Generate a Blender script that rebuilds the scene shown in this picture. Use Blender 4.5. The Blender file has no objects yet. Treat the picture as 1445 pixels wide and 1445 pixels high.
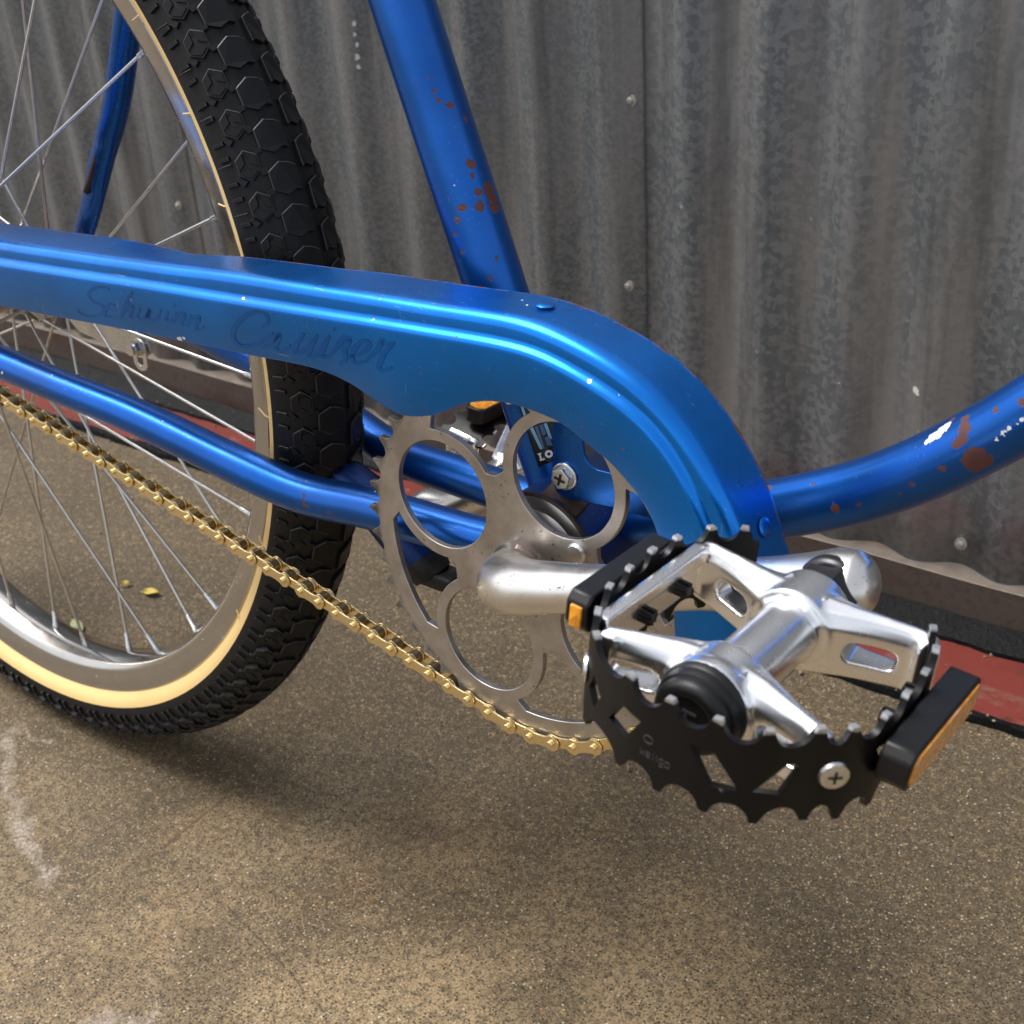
import bpy, bmesh, math, random
from math import sin, cos, pi, radians, hypot, atan2
from mathutils import Vector, Matrix
from mathutils.geometry import delaunay_2d_cdt
random.seed(7)
SC = bpy.context.scene
COL = SC.collection

# ---------------------------------------------------------------- camera
cam_d = bpy.data.cameras.new('camera')
cam = bpy.data.objects.new('camera', cam_d)
COL.objects.link(cam)
CW = ((0.8109315, 0.2413241, -0.5330599), (0.5818191, -0.4294823, 0.6906747), (-0.0622634, -0.8702342, -0.4886877))
cam.matrix_world = Matrix(((CW[0][0], -CW[0][1], -CW[0][2], 0.783594), (CW[1][0], -CW[1][1], -CW[1][2], -0.469354),
                           (CW[2][0], -CW[2][1], -CW[2][2], 0.605237), (0, 0, 0, 1)))
cam_d.sensor_width = 36
cam_d.lens = 36 * 1875.52 / 1445
cam_d.clip_start = 0.02
cam_d.clip_end = 400
cam_d.dof.use_dof = True
cam_d.dof.focus_distance = 0.60
cam_d.dof.aperture_fstop = 22
SC.camera = cam

# ---------------------------------------------------------------- sky, sun, exposure
SUN_EL, SUN_AZ = 62, 196      # sun stands over the left front; azimuth of where the light comes from, degrees from +X
w = bpy.data.worlds.new("World"); SC.world = w; w.use_nodes = True
nt = w.node_tree; nt.nodes.clear()
wo = nt.nodes.new('ShaderNodeOutputWorld'); bg = nt.nodes.new('ShaderNodeBackground'); sky = nt.nodes.new('ShaderNodeTexSky')
hsv = nt.nodes.new('ShaderNodeHueSaturation')
sky.sky_type = 'NISHITA'; sky.sun_disc = False
sky.sun_elevation = radians(SUN_EL); sky.sun_rotation = radians(90 - SUN_AZ)
sky.air_density = 1.0; sky.dust_density = 3.0; sky.ozone_density = 1.0
hsv.inputs['Saturation'].default_value = 0.30
nt.links.new(sky.outputs[0], hsv.inputs['Color']); nt.links.new(hsv.outputs[0], bg.inputs[0]); nt.links.new(bg.outputs[0], wo.inputs[0])
bg.inputs[1].default_value = 0.115
sd = bpy.data.lights.new('sun', 'SUN'); sun = bpy.data.objects.new('sun', sd); COL.objects.link(sun)
sd.energy = 1.5; sd.angle = radians(28); sd.color = (1.0, 0.97, 0.93)
ld = Vector((cos(radians(SUN_EL)) * cos(radians(SUN_AZ)), cos(radians(SUN_EL)) * sin(radians(SUN_AZ)), sin(radians(SUN_EL))))
sun.rotation_euler = ld.to_track_quat('Z', 'Y').to_euler()
sun.location = ld * 5
SC.view_settings.view_transform = 'Standard'; SC.view_settings.look = 'None'
SC.view_settings.exposure = 1.05; SC.view_settings.gamma = 1.0

# ---------------------------------------------------------------- bike frame of reference (leans on its stand, a little askew to the wall)
BW = ((0.9993295, 0.0365291, 0.0024863), (-0.0366136, 0.9970228, 0.0678597), (0.0000000, -0.0679053, 0.9976918))
HUBZ = 0.326989
M_BIKE = Matrix(((BW[0][0], BW[0][1], BW[0][2], 0), (BW[1][0], BW[1][1], BW[1][2], 0), (BW[2][0], BW[2][1], BW[2][2], HUBZ), (0, 0, 0, 1)))
BBX, BBZ = 0.48045, -0.03473
RZ = 0.3277

# ================================================================ materials
class NT:
    def __init__(s, name):
        s.m = bpy.data.materials.new(name); s.m.use_nodes = True
        s.t = s.m.node_tree; s.p = s.t.nodes['Principled BSDF']; s.tc = None
    def n(s, typ, **kw):
        o = s.t.nodes.new(typ)
        for k, v in kw.items():
            if k in ('operation', 'blend_type', 'data_type', 'feature', 'distance', 'noise_dimensions', 'interpolation', 'wave_type', 'bands_direction', 'musgrave_type', 'clamp'): setattr(o, k, v)
            else: s.put(o.inputs[k.replace('_', ' ')], v)
        return o
    def put(s, sock, v):
        if hasattr(v, 'node'): s.t.links.new(v, sock)
        elif isinstance(v, (tuple, list)) and len(v) == 3 and sock.type == 'RGBA': sock.default_value = (*v, 1)
        else: sock.default_value = v
    def obj(s):
        if not s.tc: s.tc = s.t.nodes.new('ShaderNodeTexCoord')
        return s.tc.outputs['Object']
    def mapped(s, scale=(1, 1, 1), loc=(0, 0, 0), rot=(0, 0, 0), src=None):
        o = s.t.nodes.new('ShaderNodeMapping'); s.put(o.inputs[0], src or s.obj())
        o.inputs['Scale'].default_value = scale; o.inputs['Location'].default_value = loc; o.inputs['Rotation'].default_value = rot
        return o.outputs[0]
    def noise(s, scale, detail=4, rough=.55, vec=None, dist=0):
        o = s.n('ShaderNodeTexNoise', Scale=scale, Detail=detail, Roughness=rough, Distortion=dist); s.put(o.inputs['Vector'], vec or s.obj()); return o.outputs['Fac']
    def vor(s, scale, vec=None, feature='F1', out='Distance', rnd=1.0):
        o = s.t.nodes.new('ShaderNodeTexVoronoi'); o.feature = feature; o.inputs['Scale'].default_value = scale
        o.inputs['Randomness'].default_value = rnd
        s.put(o.inputs['Vector'], vec or s.obj()); return o.outputs[out]
    def ramp(s, fac, stops, interp='LINEAR'):
        o = s.t.nodes.new('ShaderNodeValToRGB'); s.put(o.inputs[0], fac); r = o.color_ramp; r.interpolation = interp
        while len(r.elements) < len(stops): r.elements.new(0.5)
        for e, (p, c) in zip(r.elements, stops):
            e.position = p; e.color = (c, c, c, 1) if isinstance(c, (int, float)) else (*c, 1)
        return o.outputs[0]
    def math(s, op, a, b=0.0, clamp=False):
        o = s.t.nodes.new('ShaderNodeMath'); o.operation = op; o.use_clamp = clamp; s.put(o.inputs[0], a); s.put(o.inputs[1], b); return o.outputs[0]
    def mix(s, fac, a, b, blend='MIX'):
        o = s.t.nodes.new('ShaderNodeMix'); o.data_type = 'RGBA'; o.blend_type = blend
        s.put(o.inputs[0], fac); s.put(o.inputs[6], a if not isinstance(a, tuple) else (*a, 1)); s.put(o.inputs[7], b if not isinstance(b, tuple) else (*b, 1)); return o.outputs[2]
    def bump(s, h, strength=.3, dist=.001, nrm=None):
        o = s.t.nodes.new('ShaderNodeBump'); o.inputs['Strength'].default_value = strength; o.inputs['Distance'].default_value = dist
        s.put(o.inputs['Height'], h)
        if nrm is not None: s.put(o.inputs['Normal'], nrm)
        return o.outputs[0]
    def chips(s, pts, jitter=.0042, nscale=420):
        """1 inside spots round the given points of the object (x, y, z, radius), with ragged edges"""
        nz = s.n('ShaderNodeTexNoise', Scale=nscale, Detail=5.0, Roughness=.6); s.put(nz.inputs['Vector'], s.obj())
        sub = s.t.nodes.new('ShaderNodeVectorMath'); sub.operation = 'SUBTRACT'; s.put(sub.inputs[0], nz.outputs['Color']); sub.inputs[1].default_value = (.5, .5, .5)
        sc = s.t.nodes.new('ShaderNodeVectorMath'); sc.operation = 'SCALE'; s.put(sc.inputs[0], sub.outputs[0]); sc.inputs['Scale'].default_value = jitter
        ad = s.t.nodes.new('ShaderNodeVectorMath'); ad.operation = 'ADD'; s.put(ad.inputs[0], s.obj()); s.put(ad.inputs[1], sc.outputs[0])
        cur = None
        for (x, y, z, r) in pts:
            d = s.t.nodes.new('ShaderNodeVectorMath'); d.operation = 'DISTANCE'; s.put(d.inputs[0], ad.outputs[0]); d.inputs[1].default_value = (x, y, z)
            q = s.math('DIVIDE', d.outputs['Value'], r)
            cur = q if cur is None else s.math('MINIMUM', cur, q)
        return s.ramp(cur, [(0.92, 1), (1.0, 0)])
    def segs(s, lines, jitter=.003, nscale=160, soft=.35):
        """1 inside soft ragged strokes; lines = (x0, y0, x1, y1, half width) on the object's xy plane"""
        nz = s.n('ShaderNodeTexNoise', Scale=nscale, Detail=4.0, Roughness=.65); s.put(nz.inputs['Vector'], s.obj())
        def vm(op, a, b=None, scale=None):
            o = s.t.nodes.new('ShaderNodeVectorMath'); o.operation = op; s.put(o.inputs[0], a)
            if b is not None: s.put(o.inputs[1], b)
            if scale is not None: s.put(o.inputs['Scale'], scale)
            return o
        off = vm('SCALE', vm('SUBTRACT', nz.outputs['Color'], (.5, .5, .5)).outputs[0], scale=jitter).outputs[0]
        p = vm('ADD', s.obj(), off).outputs[0]; cur = None
        for x0, y0, x1, y1, wd in lines:
            d = (x1 - x0, y1 - y0, 0); L2 = d[0] ** 2 + d[1] ** 2
            q = vm('SUBTRACT', p, (x0, y0, 0)).outputs[0]
            t = s.math('DIVIDE', vm('DOT_PRODUCT', q, d).outputs['Value'], L2, True)
            e = vm('SUBTRACT', q, vm('SCALE', d, scale=t).outputs[0]).outputs[0]
            k = s.math('DIVIDE', vm('LENGTH', e).outputs['Value'], wd)
            cur = k if cur is None else s.math('MINIMUM', cur, k)
        return s.ramp(cur, [(1 - soft, 1), (1.0, 0)])
    def set(s, **kw):
        for k, v in kw.items():
            s.put(s.p.inputs[k.replace('_', ' ')], v)
        return s.m

def simple(name, col, rough=.5, metal=0.0, var=.12, vscale=60, bump=0.0, bscale=400, rvar=.08, **kw):
    t = NT(name)
    nz = t.noise(vscale, 5)
    c = t.mix(nz, tuple(max(0, x * (1 - var)) for x in col), tuple(min(1, x * (1 + var)) for x in col))
    r = t.math('ADD', t.math('MULTIPLY', t.noise(vscale * 2.3, 4), 2 * rvar), rough - rvar)
    t.set(Base_Color=c, Roughness=r, Metallic=metal, **kw)
    if bump: t.set(Normal=t.bump(t.noise(bscale, 4), bump, .0006))
    return t.m

def blue(name, base, chips_rust=(), chips_white=(), chips_bare=(), rough=.33, grime=.5, metal=.86, speck=.6, edge=0.0):
    t = NT(name)
    big = t.noise(22, 5)
    col = t.mix(t.ramp(big, [(.3, 0), (.7, 1)]), tuple(b * .82 for b in base), tuple(min(1, b * 1.1) for b in base))
    # dusty film and fine grime
    film = t.ramp(t.noise(9, 6, .65), [(.45, 0), (.8, 1)])
    col = t.mix(t.math('MULTIPLY', film, grime * .35), col, (.10, .12, .17))
    sp = t.ramp(t.noise(330, 3, .6), [(.66, 0), (.70, 1)])
    spm = t.ramp(t.noise(30, 3), [(.5, 0), (.62, 1)])
    rustm = t.math('MULTIPLY', t.math('MULTIPLY', sp, spm), speck, True)
    if edge: rustm = t.math('MAXIMUM', rustm, t.math('MULTIPLY', t.ramp(t.noise(120, 5, .7), [(.44, 0), (.56, 1)]), edge))
    if chips_rust: rustm = t.math('MAXIMUM', rustm, t.chips(chips_rust))
    rc = t.mix(t.noise(160, 4), (.040, .014, .014), (.135, .034, .030))
    col = t.mix(rustm, col, rc)
    met = t.math('SUBTRACT', metal, t.math('MULTIPLY', rustm, metal))
    spw = t.ramp(t.vor(95), [(.045, 1), (.06, 0)])
    spwm = t.ramp(t.noise(17, 2), [(.56, 0), (.6, 1)])
    sc1 = t.ramp(t.noise(1, 2, .5, vec=t.mapped((900, 900, 38), rot=(0, .55, 0))), [(.70, 0), (.72, 1)]); sc2 = t.ramp(t.noise(1, 2, .5, vec=t.mapped((55, 700, 1100), rot=(0, .2, 0))), [(.70, 0), (.72, 1)])
    scm = t.math('MULTIPLY', t.math('MAXIMUM', sc1, sc2), t.ramp(t.noise(26, 3), [(.5, 0), (.62, .7)]))
    col = t.mix(t.math('MULTIPLY', scm, speck), col, (.30, .42, .62))
    wm = t.math('MULTIPLY', spw, t.math('MULTIPLY', spwm, speck), True)
    if chips_white: wm = t.math('MAXIMUM', wm, t.chips(chips_white, .0036))
    col = t.mix(wm, col, (.72, .73, .74)); met = t.math('SUBTRACT', met, t.math('MULTIPLY', wm, metal), True)
    r = t.math('ADD', t.math('MULTIPLY', t.noise(70, 5), .14), rough - .07)
    r = t.math('ADD', r, t.math('MULTIPLY', t.math('MAXIMUM', rustm, wm), .35), True)
    h = t.math('SUBTRACT', t.math('MULTIPLY', t.noise(260, 4), .08), t.math('MAXIMUM', rustm, wm))
    t.set(Base_Color=col, Roughness=r, Metallic=met, Normal=t.bump(h, .25, .0004, t.bump(t.noise(16, 3), .10, .004)), Coat_Weight=.25, Coat_Roughness=.25)
    return t.m

GUARD_BLUE = (.001, .185, .70)
FRAME_BLUE = (.004, .105, .46)
M = {}
M['guard'] = blue('guard_paint', GUARD_BLUE, chips_rust=[(.4954, -.05, .0890, .0035), (.598, -.05, .020, .0018), (.5112, -.0705, .0887, .0012)],
                  chips_white=[(.2893, -.0722, .0395, .0018), (.2925, -.0722, .0412, .0009), (.5571, -.0692, .0715, .0013), (.5313, -.0712, .0700, .0011), (.5112, -.066, .0880, .0011), (.5830, -.052, .0622, .0007), (.6015, -.052, .0514, .0006), (.5743, -.0722, .0415, .0007), (.5517, -.052, .0770, .0007), (0.1906, -.0695, 0.0584, 0.0008), (0.2463, -.0695, 0.0619, 0.0005), (0.3368, -.0695, 0.0682, 0.0010), (0.3433, -.0695, 0.0677, 0.0010), (0.4192, -.0695, 0.0730, 0.0010), (0.4851, -.0695, 0.0760, 0.0006), (0.5435, -.0695, 0.0664, 0.0005), (0.1914, -.0695, 0.0683, 0.0005), (0.2604, -.0695, 0.0728, 0.0008), (0.4048, -.0695, 0.0836, 0.0010), (0.4257, -.0695, 0.0848, 0.0010), (0.4718, -.0695, 0.0866, 0.0006), (0.5280, -.0695, 0.0816, 0.0006), (0.5480, -.0695, 0.0737, 0.0010)], rough=.29, grime=.28, speck=1.0)
M['guard_edge'] = blue('worn_guard_edge', GUARD_BLUE, rough=.4, grime=.4, speck=1.0, edge=1.0)
M['frame'] = blue('frame_paint', FRAME_BLUE, rough=.27)
M['down'] = blue('down_tube_paint', FRAME_BLUE, chips_rust=[(0.6528, -0.0081, 0.0619, 0.0020), (0.6535, -0.0103, 0.0595, 0.0026), (0.6537, -0.0118, 0.0562, 0.0026), (0.6523, -0.0121, 0.0537, 0.0021), (0.6585, -0.0122, 0.0488, 0.0040), (0.6600, -0.0117, 0.0474, 0.0045), (0.6620, -0.0117, 0.0493, 0.0042), (0.6602, -0.0127, 0.0515, 0.0034), (0.6091, -0.0129, 0.0154, 0.0019), (0.6486, -0.0128, 0.0431, 0.0014), (0.6380, -0.0127, 0.0336, 0.0013), (0.6337, -0.0124, 0.0285, 0.0010), (0.5964, -0.0086, 0.0211, 0.0011), (0.6638, -0.0104, 0.0688, 0.0013), (0.6727, -0.0118, 0.0744, 0.0018), (0.6184, -0.0127, 0.0195, 0.0011), (0.6468, -0.0047, 0.0593, 0.0013), (0.5762, -0.0062, 0.0131, 0.0012)],
     chips_white=[(0.6399, -0.0083, 0.0504, 0.0013), (0.6413, -0.0081, 0.0519, 0.0019), (0.6429, -0.0078, 0.0535, 0.0022), (0.6442, -0.0071, 0.0553, 0.0022), (0.6455, -0.0066, 0.0569, 0.0020), (0.6464, -0.0059, 0.0582, 0.0012), (0.6663, -0.0129, 0.0591, 0.0008), (0.6680, -0.0129, 0.0617, 0.0009), (0.6690, -0.0129, 0.0630, 0.0006), (0.6701, -0.0129, 0.0644, 0.0009), (0.6727, -0.0129, 0.0669, 0.0006), (0.6744, -0.0129, 0.0683, 0.0009)])
M['seat'] = blue('seat_tube_paint', FRAME_BLUE, chips_rust=[(0.4064, -0.0103, 0.1580, 0.0012), (0.4086, -0.0096, 0.1543, 0.0011), (0.4122, -0.0059, 0.1516, 0.0020), (0.4161, -0.0004, 0.1455, 0.0014), (0.4222, -0.0051, 0.1275, 0.0027), (0.4236, -0.0061, 0.1228, 0.0013), (0.4264, -0.0060, 0.1158, 0.0021), (0.4280, -0.0075, 0.1100, 0.0026), (0.4278, 0.0003, 0.1162, 0.0036), (0.4305, 0.0004, 0.1094, 0.0036), (0.4291, 0.0004, 0.1128, 0.0034), (0.4220, -0.0127, 0.1097, 0.0019), (0.4201, -0.0141, 0.1044, 0.0015), (0.4189, -0.0144, 0.0976, 0.0012), (0.4230, -0.0145, 0.0903, 0.0011), (0.4367, -0.0073, 0.0883, 0.0011), (0.4369, -0.0025, 0.0928, 0.0010), (0.4360, -0.0116, 0.0794, 0.0013)])
M['stay'] = blue('stay_paint', FRAME_BLUE, chips_rust=[(.3363, -.0443, -.0427, .0011), (.3366, -.0450, -.0450, .0010), (.3368, -.0453, -.0470, .0012), (.3529, -.0431, -.0473, .0012), (.356, -.0424, -.0491, .001), (.3390, -.0450, -.0472, .001)], chips_white=[(.115, -.068, -.015, .0012)])
M['shell'] = blue('shell_paint', (.006, .035, .16), rough=.45, grime=.9, speck=1.0)
M['letters'] = blue('faded_lettering', (.001, .115, .46), rough=.35, grime=.3, speck=0)
M['steel'] = simple('brushed_steel', (.47, .44, .41), .36, 1.0, var=.2, vscale=90, bump=.12, bscale=700)
def worn_steel():
    t = NT('worn_sprocket_steel')
    big = t.ramp(t.noise(45, 6, .65), [(.35, 0), (.7, 1)])
    col = t.mix(big, (.36, .33, .30), (.56, .53, .50))
    pit = t.ramp(t.noise(420, 3), [(.66, 0), (.70, 1)])
    pm = t.math('MULTIPLY', pit, t.ramp(t.noise(38, 3), [(.48, 0), (.6, 1)]))
    col = t.mix(pm, col, (.08, .06, .05))
    # grease near the tooth line (outer radius)
    sx = t.n('ShaderNodeSeparateXYZ'); t.put(sx.inputs[0], t.obj())
    dx = t.math('SUBTRACT', sx.outputs[0], BBX); dz = t.math('SUBTRACT', sx.outputs[2], BBZ)
    rr = t.math('SQRT', t.math('ADD', t.math('MULTIPLY', dx, dx), t.math('MULTIPLY', dz, dz)))
    gr = t.math('MULTIPLY', t.ramp(t.math('MULTIPLY', rr, 10.0), [(.855, 0), (.885, 1)]), t.ramp(t.noise(150, 4), [(.3, .2), (.65, 1)]))
    col = t.mix(t.math('MULTIPLY', gr, .9), col, (.035, .026, .018))
    met = t.math('SUBTRACT', 1.0, t.math('MULTIPLY', gr, .6))
    t.set(Base_Color=col, Metallic=met, Roughness=t.math('ADD', t.math('MULTIPLY', t.noise(120, 5), .25), .3), Normal=t.bump(t.noise(600, 4), .10, .0004))
    return t.m
M['sprocket'] = worn_steel()
def chrome(name, rust=True, rough=.14):
    t = NT(name)
    nz = t.noise(60, 5)
    col = t.mix(nz, ((.66, .64, .61) if rust else (.40, .38, .355)), ((.80, .78, .75) if rust else (.52, .50, .475)))
    pit = t.math('MULTIPLY', t.ramp(t.noise(500, 3), [(.64, 0), (.69, 1)]), t.ramp(t.noise(45, 4), [(.5, 0), (.65, 1)]))
    if rust:
        pit = t.math('MAXIMUM', pit, t.math('MULTIPLY', t.chips([(BBX + .004, -.0515, BBZ + .012, .008), (BBX + .012, -.0525, BBZ + .013, .007)], .009, 260), .75))
        col = t.mix(pit, col, (.13, .06, .03))
    t.set(Base_Color=col, Metallic=t.math('SUBTRACT', 1.0, t.math('MULTIPLY', pit, .8)), Roughness=t.math('ADD', t.math('MULTIPLY', t.noise(140, 5), .16), rough - .02), Normal=t.bump(t.noise(35, 3), .04, .002))
    return t.m
M['crank'] = chrome('pitted_chrome', True, .24)
M['chrome'] = chrome('chrome_rim', False, .09)
M['alu'] = simple('polished_alloy', (.93, .93, .935), .27, 1.0, var=.04, vscale=30, rvar=.04)
M['zinc'] = simple('zinc_plated', (.70, .71, .71), .28, 1.0, var=.15, vscale=150)
M['spoke'] = simple('spoke_steel', (.66, .65, .63), .30, 1.0, var=.05, vscale=40, rvar=.03)
M['black'] = simple('black_coating', (.011, .011, .012), .34, 0.0, var=.3, vscale=90, rvar=.1, bump=.05, bscale=900)
def cagemat():
    t = NT('worn_black_cage')
    sx = t.n('ShaderNodeSeparateXYZ'); t.put(sx.inputs[0], t.obj())
    z = t.math('ADD', sx.outputs[2], t.math('MULTIPLY', t.math('SUBTRACT', t.noise(170, 3), .5), .0035))
    worn = t.math('MULTIPLY', t.ramp(t.math('MULTIPLY', z, 40), [(.545, 0), (.575, 1)]), .9)
    t.set(Base_Color=t.mix(worn, (.004, .004, .0045), (.62, .62, .63)), Metallic=worn, Roughness=t.math('ADD', t.math('MULTIPLY', t.noise(90, 4), .2), .28), Specular_IOR_Level=.25)
    return t.m
M['cage'] = cagemat()
M['plastic'] = simple('black_plastic', (.006, .006, .0065), .42, 0.0, var=.25, vscale=120, bump=.06, bscale=1400, Specular_IOR_Level=.35)
M['darksteel'] = simple('black_axle_steel', (.06, .06, .065), .35, .8, var=.3, vscale=100)
M['ink'] = simple('faint_print', (.035, .035, .037), .5, 0, var=.2)
def rubber():
    t = NT('tyre_rubber')
    c = t.mix(t.noise(45, 5), (.0035, .0035, .004), (.009, .009, .0095))
    dust = t.ramp(t.noise(120, 5, .65), [(.55, 0), (.75, 1)])
    c = t.mix(t.math('MULTIPLY', dust, .15), c, (.06, .055, .05))
    t.set(Base_Color=c, Roughness=t.math('ADD', t.math('MULTIPLY', t.noise(90, 4), .2), .38), Specular_IOR_Level=.28, Normal=t.bump(t.noise(700, 3), .12, .0004))
    return t.m
M['rubber'] = rubber(); M['rubber_edge'] = simple('scuffed_edge_highlight', (.024, .024, .026), .42, 0, var=.5, vscale=130)  # grey lifts the block edges: scuffs plus highlights painted into the colour
def amber():
    t = NT('amber_sidewall')
    c = t.mix(t.noise(26, 4), (.78, .52, .20), (.86, .60, .26))
    th = t.mapped((1, 1, 1))
    t.set(Base_Color=c, Roughness=.55, Subsurface_Weight=.05, Normal=t.bump(t.noise(900, 2), .08, .0003))
    return t.m
M['amber'] = amber()
M['gold'] = simple('gold_chain_plate', (.93, .74, .41), .22, 1.0, var=.10, vscale=120, rvar=.06)
M['golddark'] = simple('greasy_chain_roller', (.26, .19, .10), .35, .9, var=.4, vscale=200)
def reflector():
    t = NT('orange_reflector')
    h = t.vor(380, feature='F1')
    c = t.mix(t.vor(380, out='Color'), (.70, .20, .008), (.95, .40, .03))
    t.set(Base_Color=c, Roughness=.16, Coat_Weight=.6, Coat_Roughness=.05, Normal=t.bump(h, .5, .0006), Subsurface_Weight=.1)
    return t.m
M['orange'] = reflector()
M['rust'] = simple('rusty_steel', (.040, .022, .017), .62, .25, var=.6, vscale=110, bump=.4, bscale=300)
M['decal'] = simple('black_decal', (.007, .008, .010), .35, 0, var=.2)
M['decal_blue'] = simple('decal_pale_blue', (.20, .42, .58), .4, 0, var=.08)
M['decal_mid'] = simple('decal_slate_blue', (.06, .13, .26), .4, 0, var=.08)
M['decal_white'] = simple('decal_white', (.72, .74, .76), .45, 0, var=.05)
M['leaf_y'] = simple('yellow_leaf', (.62, .46, .08), .55, 0, var=.25, vscale=200)
M['leaf_g'] = simple('pale_green_leaf', (.42, .46, .22), .55, 0, var=.25, vscale=200)

def galv(name, spangle, tone=1.0):
    t = NT(name)
    o = t.obj()
    cells = t.vor(spangle, vec=t.mapped((1, .4, 1)), out='Color')
    bw = t.n('ShaderNodeSeparateColor'); t.put(bw.inputs[0], cells)
    dist = t.noise(spangle * 1.6, 3, .6)
    sp = t.math('ADD', t.math('MULTIPLY', bw.outputs[0], .5), t.math('MULTIPLY', dist, .5))
    sp = t.ramp(sp, [(.34, 0), (.47, .3), (.52, .65), (.66, 1)])
    streak = t.noise(26, 5, .6, vec=t.mapped((1, 1, .10)))
    col = t.mix(sp, (.112 * tone, .125 * tone, .136 * tone), (.182 * tone, .196 * tone, .207 * tone))
    col = t.mix(t.ramp(streak, [(.42, 0), (.70, .85)]), col, (.27 * tone, .262 * tone, .255 * tone))
    dkst = t.ramp(t.noise(34, 5, .65, vec=t.mapped((1, 1, .07), (11, 0, 2))), [(.50, 0), (.70, .6)])
    col = t.mix(dkst, col, (.062, .066, .068))
    brown = t.ramp(t.noise(14, 4, .55, vec=t.mapped((1, 1, .18), (3, 0, 1))), [(.58, 0), (.80, .35)])
    col = t.mix(brown, col, (.105, .08, .058))
    wh = t.math('MULTIPLY', t.ramp(t.noise(60, 4, .7, vec=t.mapped((1, 1, .13), (7, 0, 0))), [(.68, 0), (.76, 1)]), t.ramp(t.noise(5, 3), [(.45, 0), (.65, .8)]))
    col = t.mix(wh, col, (.42, .42, .40))
    drops = t.math('MULTIPLY', t.ramp(t.vor(55), [(.05, 1), (.08, 0)]), t.ramp(t.noise(9, 2), [(.6, 0), (.65, .8)]))
    col = t.mix(drops, col, (.5, .5, .46))
    splat = t.chips([(0.4265, -0.003, 0.1840, 0.0028), (0.4288, -0.001, 0.1793, 0.0024), (0.4305, 0.002, 0.1769, 0.0022), (0.4844, -0.003, 0.1892, 0.0035), (0.1576, -0.004, 0.3493, 0.0022), (-0.0262, -0.004, 0.4229, 0.002), (-0.0262, -0.004, 0.4150, 0.0022), (-0.0262, -0.004, 0.4051, 0.0022), (-0.0267, -0.004, 0.3952, 0.0024), (-0.0267, -0.004, 0.3873, 0.002), (-0.0707, -0.004, 0.4031, 0.0016), (-0.0717, -0.004, 0.3952, 0.0018), (-0.0727, -0.004, 0.3854, 0.0016)], .010, 160)
    col = t.mix(splat, col, (.62, .61, .57))
    hair = t.chips([(0.3630 - .0013 * i, -.003, 0.4026 - .0015 * i, .0010) for i in range(5)] + [(0.2990, -.003, 0.3827 - .0022 * i, .0009) for i in range(3)] + [(0.3255, -.003, 0.4308 - .0035 * i, .0008) for i in range(4)], .002, 300)
    col = t.mix(hair, col, (.012, .012, .012)); wh = t.math('MAXIMUM', wh, splat)
    t.set(Base_Color=col, Metallic=t.math('MULTIPLY', t.math('SUBTRACT', 1.0, t.math('MAXIMUM', brown, wh)), .48), Roughness=t.math('ADD', t.math('MULTIPLY', sp, -.06), .44),
          Normal=t.bump(t.noise(40, 4), .10, .002))
    return t.m
M['galv_fine'] = galv('galvanised_fine', 380, 1.04)
M['galv_coarse'] = galv('galvanised_coarse', 240, 1.14)
def flash():
    t = NT('rusty_base_angle')
    c = t.mix(t.ramp(t.noise(10, 6, .65, vec=t.mapped((1, 1, 3))), [(.48, 0), (.74, 1)]), (.095, .080, .066), (.070, .038, .028))
    c = t.mix(t.ramp(t.noise(140, 4), [(.5, 0), (.75, .7)]), c, (.05, .03, .022))
    t.set(Base_Color=c, Metallic=.35, Roughness=.55, Normal=t.bump(t.noise(120, 5), .3, .001))
    return t.m
M['angle'] = flash()
M['ledge'] = simple('pale_steel_ledge', (.20, .165, .135), .6, .2, var=.45, vscale=70, bump=.3, bscale=220)  # paler tone than the front face of the angle
def tar():
    t = NT('black_tar')
    h = t.noise(230, 4, .7)
    sp = t.ramp(t.vor(160), [(.05, 1), (.09, 0)])
    sm = t.math('MULTIPLY', sp, t.ramp(t.noise(25, 2), [(.5, 0), (.6, .8)]))
    t.set(Base_Color=t.mix(sm, (.0035, .0035, .004), (.4, .38, .34)), Roughness=t.math('ADD', t.math('MULTIPLY', t.noise(70, 4), .5), .2), Normal=t.bump(h, .7, .003))
    return t.m
M['tar'] = tar(); M['tar'].node_tree.nodes['Principled BSDF'].inputs['Specular IOR Level'].default_value = .16
def redpaint():
    t = NT('worn_red_floor_paint')
    c = t.mix(t.noise(12, 5), (.140, .021, .014), (.185, .030, .020))
    wear = t.ramp(t.noise(16, 6, .7, vec=t.mapped((1, 1.6, 1), (2, 0, 0))), [(.57, 0), (.64, 1)])
    # more wear towards the left
    sx = t.n('ShaderNodeSeparateXYZ'); t.put(sx.inputs[0], t.obj())
    wear = t.math('MULTIPLY', wear, t.ramp(t.math('ADD', t.math('MULTIPLY', sx.outputs[0], -.6), .45), [(.05, 0.22), (.35, 1)]))
    c = t.mix(wear, c, (.20, .15, .11))
    dk = t.math('MAXIMUM', t.ramp(t.noise(90, 4), [(.62, 0), (.70, .75)]), t.ramp(t.noise(24, 5, .65, vec=t.mapped((.5, 1.4, 1), (5, 1, 0))), [(.50, 0), (.72, .7)]))
    c = t.mix(dk, c, (.05, .02, .015))
    t.set(Base_Color=c, Roughness=t.math('ADD', t.math('MULTIPLY', t.noise(60, 4), .25), .40), Normal=t.bump(t.noise(200, 4), .25, .001))
    return t.m
M['red'] = redpaint()
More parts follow.
